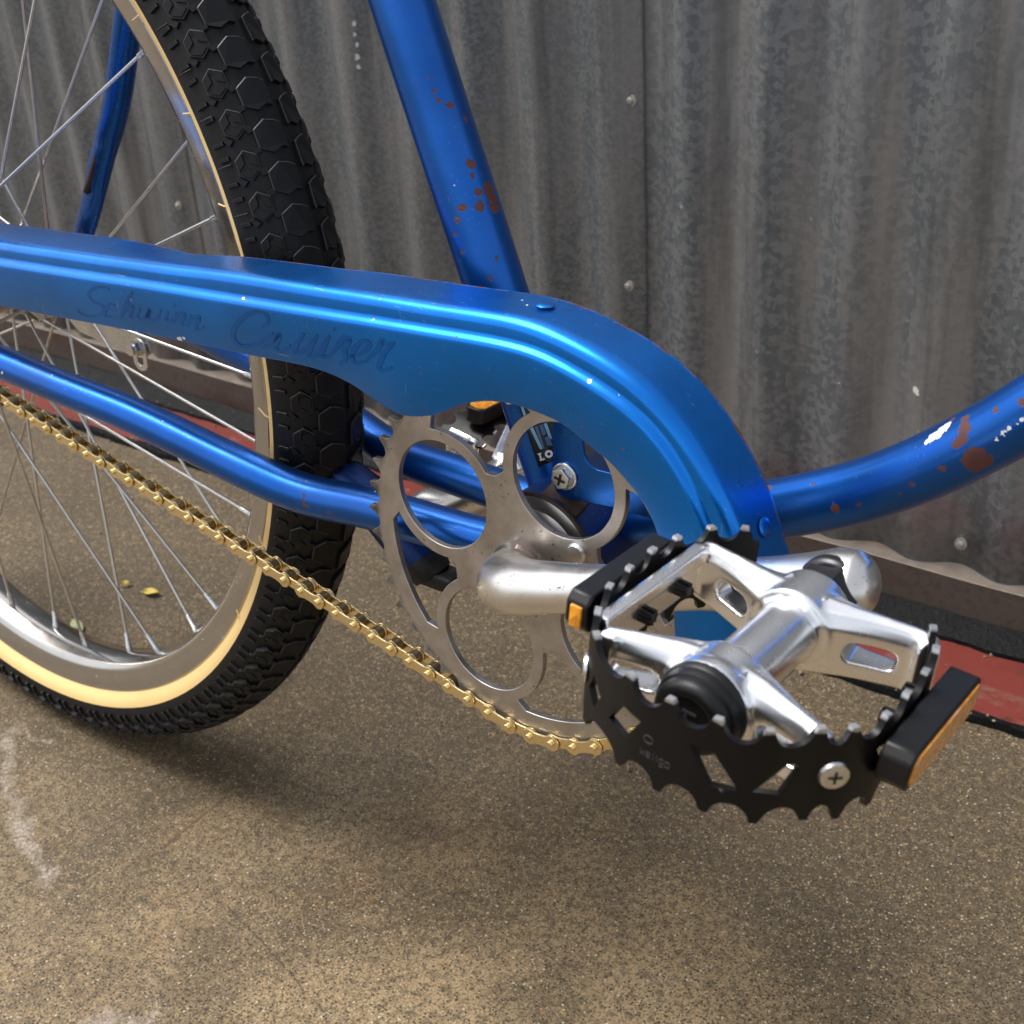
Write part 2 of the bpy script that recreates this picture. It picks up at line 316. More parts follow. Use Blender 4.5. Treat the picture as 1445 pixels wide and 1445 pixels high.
def concrete():
    t = NT('aggregate_concrete')
    o = t.obj()
    # broad staining
    a = t.noise(3.2, 6, .6); b = t.noise(9, 6, .6)
    col = t.mix(t.ramp(a, [(.35, 0), (.65, 1)]), (.222, .147, .074), (.305, .214, .114))
    col = t.mix(t.ramp(b, [(.44, 0), (.60, .85)]), col, (.112, .076, .040))
    col = t.mix(t.ramp(t.noise(4.5, 4, .6, vec=t.mapped(loc=(9, 4, 0))), [(.52, 0), (.72, .6)]), col, (.22, .185, .125))
    col = t.mix(t.ramp(t.noise(7, 5, .6, vec=t.mapped(loc=(2, 8, 0))), [(.60, 0), (.74, .5)]), col, (.24, .125, .048))
    # floor colour darkens towards the wall, its edge broken up by noise
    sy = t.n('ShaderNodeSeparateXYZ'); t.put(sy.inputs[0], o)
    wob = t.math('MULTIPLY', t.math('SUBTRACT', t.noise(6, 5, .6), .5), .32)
    wall_dark = t.ramp(t.math('ADD', sy.outputs[1], wob), [(.0, 0), (.10, .75), (.28, .85)])
    col = t.mix(wall_dark, col, (.088, .064, .040))
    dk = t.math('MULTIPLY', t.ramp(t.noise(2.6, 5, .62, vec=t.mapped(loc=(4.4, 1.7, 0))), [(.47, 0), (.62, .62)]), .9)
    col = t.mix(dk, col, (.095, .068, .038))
    # sand: mottling at several sizes
    f = t.noise(620, 4, .7); f2 = t.noise(170, 4, .65)
    col = t.mix(t.ramp(f2, [(.38, .65), (.52, 0)]), col, (.070, .048, .025))
    col = t.mix(t.ramp(f2, [(.54, 0), (.68, .5)]), col, (.34, .25, .13))
    col = t.mix(t.ramp(f, [(.36, .9), (.53, 0)]), col, (.036, .031, .020))
    col = t.mix(t.ramp(f, [(.54, 0), (.70, .5)]), col, (.33, .26, .155))
    # pale grains, small and a few larger
    def grains(scale, loc, ch, lo, hi, p, c, amt):
        vec = t.mapped(loc=loc)
        sc_ = t.n('ShaderNodeSeparateColor'); t.put(sc_.inputs[0], t.vor(scale, vec=vec, out='Color'))
        return t.math('MULTIPLY', t.ramp(t.vor(scale, vec=vec), [(lo, 1), (hi, 0)]), t.ramp(sc_.outputs[ch], [(p, 0), (p + .05, amt)]))
    dens = t.ramp(t.noise(7, 4, .6, vec=t.mapped(loc=(3, 3, 0))), [(.34, .25), (.62, 1)])
    g1 = grains(620, (0, 0, 0), 0, .22, .38, .76, 0, .8); g1 = t.math('MULTIPLY', g1, dens); col = t.mix(g1, col, (.50, .41, .26))
    g1b = grains(400, (3, 1, 0), 1, .20, .34, .90, 0, .85); col = t.mix(g1b, col, (.50, .43, .31))
    g1c = grains(420, (6, 5, 0), 2, .22, .34, .92, 0, .6); col = t.mix(g1c, col, (.42, .25, .09))
    g2 = grains(520, (5, 2, 0), 1, .26, .44, .57, 0, .9); col = t.mix(g2, col, (.030, .024, .018))
    # dark oily blotches
    ob = t.ramp(t.noise(21, 4, .6, vec=t.mapped(loc=(1, 3, 0))), [(.68, 0), (.76, .7)])
    col = t.mix(ob, col, (.06, .05, .04))
    # spilled white paint: two trails (object coordinates = world)
    pale = t.segs([(-0.0158, -0.0772, -0.0072, -0.0672, 0.0060), (-0.0072, -0.0672, 0.0301, -0.0619, 0.0035), (-0.0050, -0.0794, 0.0488, -0.1157, 0.0070), (0.0488, -0.1157, 0.1012, -0.1385, 0.0080), (0.1012, -0.1385, 0.1428, -0.1529, 0.0060), (0.2707, -0.1787, 0.2871, -0.1861, 0.0022), (0.2871, -0.1861, 0.2884, -0.1975, 0.0060), (0.2884, -0.1975, 0.2564, -0.2101, 0.0070), (0.2884, -0.1975, 0.3250, -0.1785, 0.0055), (0.2682, -0.2082, 0.3354, -0.2082, 0.0140)], .030, 60, .85)
    pale = t.math('MULTIPLY', t.math('MULTIPLY', pale, t.ramp(t.noise(38, 3), [(.34, .5), (.55, 1)])), t.ramp(t.noise(330, 4, .7), [(.38, .10), (.60, .85)]))
    col = t.mix(pale, col, (.40, .345, .29))
    rs = t.segs([(0.1841, -0.0491, 0.1845, -0.0914, 0.0016), (0.1837, -0.0352, 0.1841, -0.0491, 0.0010), (0.1845, -0.0914, 0.1793, -0.1014, 0.0012)], .0035, 200, .7)
    col = t.mix(t.math('MULTIPLY', rs, .75), col, (.085, .035, .018))
    ck = t.segs([(0.2317, -0.0985, 0.2485, -0.1047, 0.0007), (0.2485, -0.1047, 0.3069, -0.1183, 0.0009), (0.3069, -0.1183, 0.3643, -0.1337, 0.0008), (0.3643, -0.1337, 0.4046, -0.1449, 0.0007)], .004, 150, .7)
    col = t.mix(t.math('MULTIPLY', ck, t.ramp(t.noise(60, 3), [(.38, .2), (.55, .9)])), col, (.04, .03, .022))
    h = t.math('ADD', t.math('MULTIPLY', f, .5), t.math('SUBTRACT', t.math('MULTIPLY', g1, .4), g2))
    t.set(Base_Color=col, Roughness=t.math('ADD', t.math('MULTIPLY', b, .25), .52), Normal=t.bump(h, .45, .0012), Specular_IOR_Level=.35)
    return t.m
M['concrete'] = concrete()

# ================================================================ geometry helpers
def link(name, me, mat, parent=None, loc=(0, 0, 0), smooth=35):
    if mat is not None and not me.materials: me.materials.append(mat)
    if smooth:
        me.polygons.foreach_set('use_smooth', [True] * len(me.polygons)); me.set_sharp_from_angle(angle=radians(smooth))
    o = bpy.data.objects.new(name, me); COL.objects.link(o); o.location = loc
    if parent: o.parent = parent
    return o
def mesh(verts, faces, name='shape'):
    me = bpy.data.meshes.new(name); me.from_pydata([tuple(v) for v in verts], [], faces)
    bm = bmesh.new(); bm.from_mesh(me); bmesh.ops.recalc_face_normals(bm, faces=bm.faces); bm.to_mesh(me); bm.free(); me.update(); return me
def empty(name, parent=None, loc=(0, 0, 0)):
    o = bpy.data.objects.new(name, None); COL.objects.link(o); o.location = loc; o.empty_display_size = .02
    if parent: o.parent = parent
    return o
def spline(pts, n=10):
    P = [Vector(p) for p in pts]; P = [2 * P[0] - P[1]] + P + [2 * P[-1] - P[-2]]; out = []
    for i in range(1, len(P) - 2):
        a, b, c, d = P[i - 1:i + 3]
        for k in range(n):
            t = k / n
            out.append(.5 * ((2 * b) + (c - a) * t + (2 * a - 5 * b + 4 * c - d) * t * t + (3 * b - a - 3 * c + d) * t ** 3))
    out.append(P[-2]); return out
def sweep(path, rad, seg=24, caps=True, aspect=None, up=Vector((0, 1, 0))):
    """tube along a 3D path; rad number or list; aspect = (along up, across) factors"""
    n = len(path); R = rad if isinstance(rad, (list, tuple)) else [rad] * n
    V, F = [], []
    for i, p in enumerate(path):
        t = (path[min(i + 1, n - 1)] - path[max(i - 1, 0)]).normalized()
        u = (up - t * up.dot(t)).normalized(); v = t.cross(u)
        ax = aspect if aspect and not isinstance(aspect, list) else ((1, 1) if not aspect else aspect[i])
        for k in range(seg):
            a = 2 * pi * k / seg
            V.append(p + u * cos(a) * R[i] * ax[0] + v * sin(a) * R[i] * ax[1])
    for i in range(n - 1):
        for k in range(seg):
            F.append((i * seg + k, i * seg + (k + 1) % seg, (i + 1) * seg + (k + 1) % seg, (i + 1) * seg + k))
    if caps: F.append(tuple(range(seg))); F.append(tuple(range((n - 1) * seg, n * seg)))
    return V, F
def tube(pts, rad, n=8, **kw):
    return mesh(*sweep(spline(pts, n), rad, **kw))
def resamp(vals, m):
    n = len(vals) - 1; out = []
    for i in range(m):
        t = i / (m - 1) * n; k = min(int(t), n - 1); f = t - k; out.append(vals[k] * (1 - f) + vals[k + 1] * f)
    return out
def lathe(prof, seg=96, c=(0, 0), closed=False, a0=0, a1=2 * pi):
    """profile (radius, y) turned round the y axis through x, z = c"""
    V, F = [], []; n = len(prof)
    for k in range(seg):
        a = 2 * pi * k / seg
        for r, y in prof: V.append((c[0] + r * cos(a), y, c[1] + r * sin(a)))
    for k in range(seg):
        for i in range(n if closed else n - 1):
            j = (i + 1) % n; k2 = (k + 1) % seg
            F.append((k * n + i, k * n + j, k2 * n + j, k2 * n + i))
    if not closed:
        if prof[0][0] > 1e-6: F.append(tuple(k * n for k in range(seg)))
        if prof[-1][0] > 1e-6: F.append(tuple(k * n + n - 1 for k in range(seg)))
    return V, F
def lathe_mesh(prof, **kw):
    me = mesh(*lathe(prof, **kw)); bm = bmesh.new(); bm.from_mesh(me); bmesh.ops.remove_doubles(bm, verts=bm.verts, dist=1e-6); bmesh.ops.recalc_face_normals(bm, faces=bm.faces); bm.to_mesh(me); bm.free(); return me
def inside(p, poly):
    x, y = p; c = False; j = len(poly) - 1
    for i in range(len(poly)):
        xi, yi = poly[i]; xj, yj = poly[j]
        if (yi > y) != (yj > y) and x < (xj - xi) * (y - yi) / (yj - yi) + xi: c = not c
        j = i
    return c
def cdt(outer, holes=(), grid=0, margin=.0006):
    loops = [outer] + list(holes); V, E = [], []
    for L in loops:
        s = len(V); V += [Vector(p) for p in L]; E += [(s + i, s + (i + 1) % len(L)) for i in range(len(L))]
    if grid:
        xs = [p[0] for p in outer]; ys = [p[1] for p in outer]; x = min(xs) + grid / 2
        while x < max(xs):
            y = min(ys) + grid / 2
            while y < max(ys):
                if inside((x, y), outer) and not any(inside((x, y), h) for h in holes): V.append(Vector((x, y)))
                y += grid
            x += grid
    vv, ee, ff, *_ = delaunay_2d_cdt(V, E, [], 0, 1e-7)
    F = []
    for f in ff:
        c = sum((vv[i] for i in f), Vector((0, 0))) / len(f)
        if inside(c, outer) and not any(inside(c, h) for h in holes): F.append(tuple(f))
    return [tuple(v) for v in vv], F
def plate(outer, holes, fmap, grid=0):
    """flat plate with holes; fmap(a, b, side) gives the 3D place, side 0 front, 1 back"""
    v2, F = cdt(outer, holes, grid); n = len(v2)
    V = [fmap(a, b, 0) for a, b in v2] + [fmap(a, b, 1) for a, b in v2]
    cnt = {}
    for f in F:
        for i in range(3):
            e = (f[i], f[(i + 1) % 3]); k = tuple(sorted(e)); cnt[k] = None if k in cnt else e
    G = [f for f in F] + [tuple(n + i for i in reversed(f)) for f in F]
    for e in cnt.values():
        if e: G.append((e[1], e[0], n + e[0], n + e[1]))
    used = {i for f in G for i in f}
    mp = {o: i for i, o in enumerate(sorted(used))}
    return mesh([V[i] for i in sorted(used)], [tuple(mp[i] for i in f) for f in G])
def bevel(o, wd, seg=2, ang=30):
    m = o.modifiers.new('bevel', 'BEVEL'); m.width = wd; m.segments = seg; m.limit_method = 'ANGLE'; m.angle_limit = radians(ang); m.harden_normals = False
    return o
def box(sx, sy, sz, c=(0, 0, 0), b=0.0, seg=2):
    bm = bmesh.new(); bmesh.ops.create_cube(bm, size=1, matrix=Matrix.Translation(c) @ Matrix.Diagonal((sx, sy, sz, 1)))
    if b: bmesh.ops.bevel(bm, geom=bm.edges[:], offset=b, segments=seg, affect='EDGES', profile=.5)
    me = bpy.data.meshes.new('box'); bm.to_mesh(me); bm.free(); return me
def circle(cx, cy, r, n=48, a0=0):
    return [(cx + r * cos(a0 + 2 * pi * k / n), cy + r * sin(a0 + 2 * pi * k / n)) for k in range(n)]
def join(meshes):
    bm = bmesh.new()
    for m in meshes: bm.from_mesh(m)
    me = bpy.data.meshes.new('joined'); bm.to_mesh(me); bm.free(); return me
def tag(o, label, cat=None, group=None, kind=None):
    o['label'] = label
    if cat: o['category'] = cat
    if group: o['group'] = group
    if kind: o['kind'] = kind
    return o
def prism(poly, y0, y1):
    n = len(poly); V = [(x, y0, z) for x, z in poly] + [(x, y1, z) for x, z in poly]
    return mesh(V, [tuple(range(n)), tuple(range(2 * n - 1, n - 1, -1))] + [(i, (i + 1) % n, n + (i + 1) % n, n + i) for i in range(n)])

# ================================================================ the ground
gm = mesh([(-150, -150, 0), (150, -150, 0), (150, 60, 0), (-150, 60, 0)], [(0, 1, 2, 3)])
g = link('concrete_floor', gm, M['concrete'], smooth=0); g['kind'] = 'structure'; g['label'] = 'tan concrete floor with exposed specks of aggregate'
def strip(name, y0, y1, z0, z1, mat, wob, x0=-2.6, x1=2.6, step=.006, seed=1):
    rnd = random.Random(seed); V, F = [], []; n = int((x1 - x0) / step); a = b = 0
    for i in range(n + 1):
        x = x0 + (x1 - x0) * i / n
        a = a * .72 + rnd.uniform(-wob, wob); b = b * .72 + rnd.uniform(-wob, wob)
        V += [(x, y0 + a, 0.0005), (x, y0 + a + .0012, z0), (x, (y0 + y1) / 2, (z0 + z1) / 2), (x, y1 + b, z1)]
        if i:
            k = 4 * i
            for j in range(3): F.append((k - 4 + j, k + j, k + j + 1, k - 3 + j))
    o = link(name, mesh(V, F), mat); o['kind'] = 'structure'; return o
o = strip('painted_floor_strip', 0.3042, 0.3877, .004, .004, M['red'], .0006, seed=3); o['label'] = 'band of worn red floor paint along the wall base'
o = strip('tar_line', 0.2992, 0.3070, .006, .0062, M['tar'], .0011, seed=5); o['label'] = 'rough black tar line edging the red floor band'
o = strip('tar_joint', 0.3798, 0.3990, .0075, .0183, M['tar'], .0010, seed=9); o['label'] = 'shiny black tar joint between red band and wall base'

# grit and crumbs gathered along the foot of the wall
rg = random.Random(21); gb = bmesh.new()
for k in range(620):
    x = rg.uniform(-.9, 1.0); q = rg.random()
    y = rg.gauss(.3045, .006) if q < .45 else (rg.gauss(.384, .007) if q < .75 else rg.uniform(.12, .39))
    z = .0015 if y < .298 else (.0062 if y < .309 else (.0044 if y < .379 else .0085))
    rr = rg.uniform(.0004, .0011) * (1.7 if rg.random() < .08 else 1)
    mt = Matrix.Translation((x, y, z + rr * .3)) @ Matrix.Rotation(rg.uniform(0, 6.3), 4, 'Z') @ Matrix.Rotation(rg.uniform(0, 3), 4, 'X') @ Matrix.Diagonal((rr * rg.uniform(.8, 1.8), rr, rr * rg.uniform(.5, .9), 1))
    bmesh.ops.create_icosphere(gb, subdivisions=1, radius=1, matrix=mt)
gme = bpy.data.meshes.new('grit'); gb.to_mesh(gme); gb.free()
M['grit'] = simple('floor_grit', (.22, .17, .11), .8, 0, var=.9, vscale=60)
o = link('grit', gme, M['grit'], smooth=0); o['kind'] = 'stuff'; o['label'] = 'grit and crumbs scattered along the foot of the wall'

# ================================================================ corrugated wall
wall = empty('corrugated_wall', loc=(0, 0.4136, 0))
tag(wall, 'weathered grey corrugated steel wall behind the bicycle', 'wall')
M['cut_edge'] = simple('cut_sheet_edge', (.42, .40, .37), .45, .6, var=.3, vscale=200)
PITCH, DEPTH, CREST = 0.0669, .0122, 0.4279
def corr(x): return 0.4136 - DEPTH / 2 * cos(2 * pi * (x - CREST) / PITCH)
def sheet(x0, x1, z0, z1, off, mat, seed):
    rnd = random.Random(seed); V, F = [], []; nx = int((x1 - x0) / .0034); nz = 14
    for j in range(nz + 1):
        z = z0 + (z1 - z0) * j / nz
        for i in range(nx + 1):
            x = x0 + (x1 - x0) * i / nx
            V.append((x, corr(x) - 0.4136 - off + .0008 * sin(3.1 * x + 5 * z + seed) , z))
    for j in range(nz):
        for i in range(nx):
            a = j * (nx + 1) + i; F.append((a, a + 1, a + nx + 2, a + nx + 1))
    o = link('corrugated_sheet', mesh(V, F), mat, wall, smooth=60)
    o.data.materials.append(M['cut_edge'])
    m = o.modifiers.new('thick', 'SOLIDIFY'); m.thickness = .0009; m.offset = 1; m.material_offset_rim = 1
    return o
s = sheet(-0.3167, 0.2539, .0499, .90, .0012, M['galv_fine'], 1); s['label'] = 'middle corrugated sheet lapped over its neighbour'
sheet(-1.9, -0.2792, .0499, .90, .0026, M['galv_fine'], 2); s = sheet(0.2218, 1.9, .0499, .90, 0, M['galv_coarse'], 4); s['label'] = 'corrugated sheet with coarse spangle'
# base angle: a vertical front face and a paler ledge that the sheets stand on
def along(prof, wob=1.0):
    V, F = [], []; n = 260; m_n = len(prof)
    for i in range(n + 1):
        x = -2.0 + 4.0 * i / n; wv = (.0005 * sin(9 * x) + .0003 * sin(31 * x)) * wob
        for (y, z) in prof: V.append((x, y - 0.4136 + wv, z + wv))
    for i in range(n):
        for j in range(m_n - 1): F.append((i * m_n + j, i * m_n + m_n + j, i * m_n + m_n + 1 + j, i * m_n + 1 + j))
    return mesh(V, F)
a = link('base_angle', along([(0.4005, .012), (0.4005, .0492)]), M['angle'], wall, smooth=0); a['label'] = 'rust brown steel angle along the foot of the wall'
link('base_ledge', along([(0.4005 + .0001, .0492), (0.4005 + .0007, .0497), (0.4311, .0497)]), M['ledge'], wall, smooth=0)
# screws
def screw_mesh():
    return join([lathe_mesh([(0, -.0030), (.0018, -.0030), (.0027, -.0024), (.0030, -.0012), (.0048, -.0010), (.0050, .0012)], seg=20), lathe_mesh([(0.0007, -.0033), (.0012, -.0033), (.0012, -.0029), (.0007, -.0029)], seg=8, closed=True)])
sm = screw_mesh(); M['screw'] = simple('weathered_screw', (.42, .40, .36), .45, .5, var=.4, vscale=300)
spots = [(0.2445, 0.3789), (0.2405, 0.2317), (0.5271, 0.0682), (-0.2975, 0.2337), (-0.2975, 0.6126), (-0.2975, 0.4446), (0.2460, 0.5533), (0.2460, 0.7411), (0.8492, 0.2964), (0.8492, 0.0682), (0.1576, 0.0682), (-0.2377, 0.0682), (-0.6033, 0.0682)]
for i, (x, z) in enumerate(spots):
    o = link('screw', sm, M['screw'], wall, loc=(x, corr(x) - 0.4136 - .0012, z), smooth=40 if i == 0 else 0)

# ================================================================ the bicycle
bike = empty('bicycle'); bike.matrix_world = M_BIKE @ Matrix.Translation((0, 0, -RZ))
tag(bike, 'blue cruiser bicycle with gold chain and black tyre by the metal wall', 'bicycle')
HUB = (0, 0, RZ)
def part(name, me, mat, smooth=35): return link(name, me, mat, bike, loc=HUB, smooth=smooth)
def group_part(name): return empty(name, bike, HUB)

# ---- frame tubes
part('seat_tube', mesh(*sweep([Vector((.4700, 0, -.0300)) + Vector((-.0481, 0, .1208)).normalized() * (.51 * i / 12) for i in range(13)], .0143, seg=48)), M['seat'])
part('down_tube', tube([(.492, 0, -.026), (.530, 0, -.0150), (.5560, 0, -.0065), (.5755, 0, .0005), (.5911, 0, .0077), (.6089, 0, .0168), (.6262, 0, .0277), (.6426, 0, .0398), (.6571, 0, .0523), (.6708, 0, .0650), (.706, 0, .1010), (.745, 0, .1460)], .0128, n=8, seg=40), M['down'])
near = [(.470, -.021, -.0440), (.430, -.0245, -.0458), (.3748, -.0300, -.0452), (.3270, -.0360, -.0468), (.2800, -.0430, -.0385), (.2150, -.0500, -.0262), (.1560, -.0560, -.0195), (.0999, -.0600, -.0136), (.03, -.0635, -.006), (0.0, -.064, 0)]
RST = resamp([.0105, .0110, .0108, .0102, .0096, .0090], 73)
part('chain_stay', mesh(*sweep(spline(near, 8), RST, seg=32)), M['stay'])
far = [(x, -y, z - (.003 if .1 < x < .4 else 0)) for x, y, z in near]
part('chain_stay', mesh(*sweep(spline(far, 8), RST, seg=32)), M['stay'])
def seat_stay(s):
    pts = [(.004, s * .063, .004), (.0372, s * .0575, .0380), (.0672, s * .0545, .0805), (.0939, s * .052, .1166), (.1163, s * .050, .1586), (.165, s * .044, .25), (.25, s * .030, .415)]
    n = (len(pts) - 1) * 6 + 1
    return tube(pts, resamp([.0070, .0076, .0082, .0084, .0084, .0084, .008], n), n=6, seg=24, aspect=[(.62, 1.15)] * 10 + [(.85, 1.05)] * 5 + [(1, 1)] * (n - 15))
part('seat_stay', seat_stay(1), M['frame']); part('seat_stay', seat_stay(-1), M['frame'])
sl = [(x, .0492, z) for x, z in [(.0530, .0600), (.0580, .0660), (.0655, .0765), (.0720, .0860)]]
slot = link('stay_slot', mesh(*sweep([Vector(p) for p in sl], .0022, seg=12)), M['rust'], bpy.data.objects['seat_stay'])
shell = part('bottom_bracket_shell', lathe_mesh([(.0245, -.0345), (.0285, -.0345), (.0290, -.033), (.0290, .033), (.0285, .0345), (.0245, .0345)], c=(BBX, BBZ), seg=72), M['shell'])
M['cup'] = chrome('greasy_bearing_cup', False, .3)
link('bearing_cup', lathe_mesh([(.029, -.0346), (.0292, -.0362), (.0272, -.0372), (.0225, -.0375), (.019, -.0405), (.013, -.0415), (.012, -.0440), (0, -.0440)], c=(BBX, BBZ), seg=72), M['cup'], shell)
link('cup_lip', lathe_mesh([(.0285, -.0346), (.0300, -.0352), (.0301, -.0368), (.0288, -.0374), (.0284, -.0366)], c=(BBX, BBZ), seg=72, closed=True), M['rust'], shell)
# rusty keyed tab over the shell
tabm = box(.020, .011, .0028, b=.0006); tabm.transform(Matrix.Translation((.4900, -.0290, -.0070)) @ Matrix.Rotation(radians(16), 4, 'Y') @ Matrix.Rotation(radians(28), 4, 'X'))
link('lock_tab', tabm, M['rust'], shell)
# cross brace and stand housing
part('stand_housing', tube([(.300, 0, -.050), (.335, .003, -.062), (.358, .006, -.083), (.368, .008, -.094)], resamp([.012, .0125, .0125, .0115], 25), n=8, seg=28), M['shell'])
cap = [(.3665, .008, -.091), (.3700, .0085, -.0955), (.3735, .009, -.100)]
part('stand_foot', join([mesh(*sweep([Vector(p) for p in cap], [.0122, .0128, .0112], seg=24, aspect=(1.0, 1.0))), box(.026, .016, .009, (.379, .009, -.0995), .002)]), M['plastic'])

# ---- chain guard
SEC1 = [(.1350, .0645), (.1895, .0680), (.2400, .0712), (.2862, .0745), (.3150, .0769), (.3420, .0787), (.3805, .0806), (.4160, .0826), (.4490, .0842), (.4700, .0855), (.4890, .0865), (.5055, .0859), (.5190, .0828), (.5320, .0796), (.5452, .0750), (.5545, .0700), (.5644, .0630), (.5745, .0539), (.5828, .0437), (.5894, .0338), (.5942, .0250), (.5972, .0174)]
SEC2 = [(.1379, .0545), (.1927, .0581), (.2430, .0616), (.2890, .0645), (.3315, .0670), (.3833, .0702), (.4189, .0725), (.4520, .0744), (.4843, .0762), (.5061, .0758), (.5255, .0712), (.5406, .0662), (.5536, .0601), (.5628, .0533), (.5721, .0432), (.5787, .0332), (.5835, .0244)]
LOW = [(.1328, .0300), (.1796, .0328), (.2231, .0359), (.2635, .0383), (.3012, .0405), (.3400, .0426), (.3697, .0446), (.3884, .0447), (.4039, .0425), (.4177, .0382), (.4289, .0349), (.4380, .0349), (.4493, .0378), (.4582, .0420), (.4680, .0473), (.4786, .0510), (.4870, .0526), (.4960, .0533), (.5122, .0520), (.5221, .0496), (.5318, .0446), (.5414, .0402), (.5510, .0332), (.5576, .0272), (.5615, .0214), (.5640, .0159), (.5690, .0000), (.5723, -.0130), (.5735, -.0251)]
def ext(curve, arc_r, a_end):
    p = curve[-1]; a0 = atan2(p[1] - BBZ, p[0] - BBX); r0 = hypot(p[0] - BBX, p[1] - BBZ); out = list(curve)
    for i in range(1, 7):
        a = a0 + (a_end - a0) * i / 6; r = r0 + (arc_r - r0) * i / 6; out.append((BBX + r * cos(a), BBZ + r * sin(a)))
    return out
def extl(curve, xs=(-.115, -.05, .02, .08)):
    (x0, z0), (x1, z1) = curve[0], curve[2]; k = (z1 - z0) / (x1 - x0); return [(x, z0 + k * (x - x0)) for x in xs] + list(curve)
S1 = extl(ext(SEC1, .1300, radians(-4))); S2 = extl(ext(SEC2, .1195, radians(-4))); LO = extl(LOW)
def even(curve, n):
    P = spline([(x, z, 0) for x, z in curve], 10); L = [0]
    for i in range(1, len(P)): L.append(L[-1] + (P[i] - P[i - 1]).length)
    out = []; j = 0
    for i in range(n):
        t = L[-1] * i / (n - 1)
        while j < len(L) - 2 and L[j + 1] < t: j += 1
        f = (t - L[j]) / max(1e-9, L[j + 1] - L[j]); p = P[j].lerp(P[j + 1], min(1, f)); out.append((p.x, p.y))
    return out
N = 150
e1 = even(S1, 900)
e2 = even(S2, N)
for _ in range(3):
    e2 = [e2[0]] + [((e2[i - 1][0] + 2 * e2[i][0] + e2[i + 1][0]) / 4, (e2[i - 1][1] + 2 * e2[i][1] + e2[i + 1][1]) / 4) for i in range(1, N - 1)] + [e2[-1]]
def normal(c, i):
    a, b = c[max(0, i - 1)], c[min(len(c) - 1, i + 1)]; dx, dz = b[0] - a[0], b[1] - a[1]; l = hypot(dx, dz); return (-dz / l, dx / l)
# match a top-edge point to every station of the ridge line along its normal
top = []; last = 0
for i, p in enumerate(e2):
    nx, nz = normal(e2, i); best = None
    for k in range(last, min(last + 60, len(e1))):
        q = e1[k]; dx, dz = q[0] - p[0], q[1] - p[1]; s_ = abs(dx * nz - dz * nx)
        if best is None or s_ < best[0]: best = (s_, k)
    last = best[1]; top.append(e1[last])
for _ in range(4):
    top = [top[0]] + [((top[i - 1][0] + 2 * top[i][0] + top[i + 1][0]) / 4, (top[i - 1][1] + 2 * top[i][1] + top[i + 1][1]) / 4) for i in range(1, N - 1)] + [top[-1]]
YF, YB = -.0722, -.0692
def yback(x, z):
    if x > .40 : return -.040
    t = [(-.2, -.036), (.10, -.038), (.20, -.0385), (.235, -.0405), (.262, -.0455), (.278, -.0490), (.29, -.0475), (.305, -.0445), (.335, -.0440), (.37, -.0425), (.40, -.040)]
    for (a, b), (c, d) in zip(t, t[1:]):
        if a <= x <= c: return b + (d - b) * (x - a) / (c - a)
    return -.04
rows = []
for i in range(N):
    nx, nz = normal(e2, i); p = e2[i]; q = top[i]
    def off(b, d): return (b[0] + nx * d, b[1] + nz * d)
    nx1, nz1 = normal(top, i)
    def off1(d): return (q[0] + nx1 * d, q[1] + nz1 * d)
    sec = [(off(p, -.0032), YF), (off(p, -.0018), YF), (off(p, -.0008), YF + .0003), (off(p, .0000), YF + .0009), (off(p, .0006), YF + .0018), (off(p, .0012), YB - .0006), (off(p, .0019), YB - .0001), (off(p, .0030), YB),
           (off1(-.0040), YB), (off1(-.0024), YB + .0004), (off1(-.0009), YB + .0015), (off1(.0002), YB + .0032), (off1(.0007), YB + .0052), (off1(.0009), YB + .008)]
    yb = yback(*q)
    for f in (.35, .7, .945, 1.0): sec.append((off1(.0009 + .0006 * f), (YB + .008) * (1 - f) + yb * f))
    sec.append((off1(.0008), yb + .0012)); sec.append((off1(-.0004), yb + .0008))
    rows.append([(a, y, b) for (a, b), y in sec]); rowlen = len(sec)
m_ = len(rows[0]); V = [v for r in rows for v in r]; F = []
for i in range(N - 1):
    for j in range(m_ - 1): F.append((i * m_ + j, (i + 1) * m_ + j, (i + 1) * m_ + j + 1, i * m_ + j + 1))
# front face: the plane between the ridge line and the lower edge
lowe = even(LO, 170); lowend = lowe[-1]
endc = [(lowend[0] + .0003, lowend[1] - .006), (lowend[0] + .0012, lowend[1] - .0105), (lowend[0] + .0045, lowend[1] - .0145), (lowend[0] + .009, lowend[1] - .0160)]
base = [(r[0][0], r[0][2]) for r in rows]
poly = lowe + endc + list(reversed(base))
v2, f2 = cdt(poly, (), 0)
bm = bmesh.new()
bv = [bm.verts.new(v) for v in V]
for f in F:
    fc = bm.faces.new([bv[i] for i in f])
    if f[0] % rowlen >= rowlen - 4: fc.material_index = 1
fv = [bm.verts.new((a, YF, b)) for a, b in v2]
for f in f2: bm.faces.new([fv[i] for i in f])
# rolled lower edge
edge = lowe + endc
lips = []
for k, (dn, dy) in enumerate([(0, 0), (-.0006, .0005), (-.0009, .0014), (-.0008, .0045)]):
    ring = []
    for i in range(len(edge)):
        nx, nz = normal(edge, i); ring.append(bm.verts.new((edge[i][0] + nx * dn, YF + dy, edge[i][1] + nz * dn)))
    lips.append(ring)
for k in range(3):
    for i in range(len(edge) - 1): bm.faces.new((lips[k][i], lips[k][i + 1], lips[k + 1][i + 1], lips[k + 1][i]))
bmesh.ops.remove_doubles(bm, verts=bm.verts, dist=2e-5)
bmesh.ops.recalc_face_normals(bm, faces=bm.faces)
me = bpy.data.meshes.new('guard'); bm.to_mesh(me); bm.free()
me.materials.append(M['guard']); me.materials.append(M['guard_edge'])
guard = part('chain_guard', me, M['guard'], smooth=50)
guard['label'] = 'scuffed bright blue chain guard with two ridges and faded lettering'
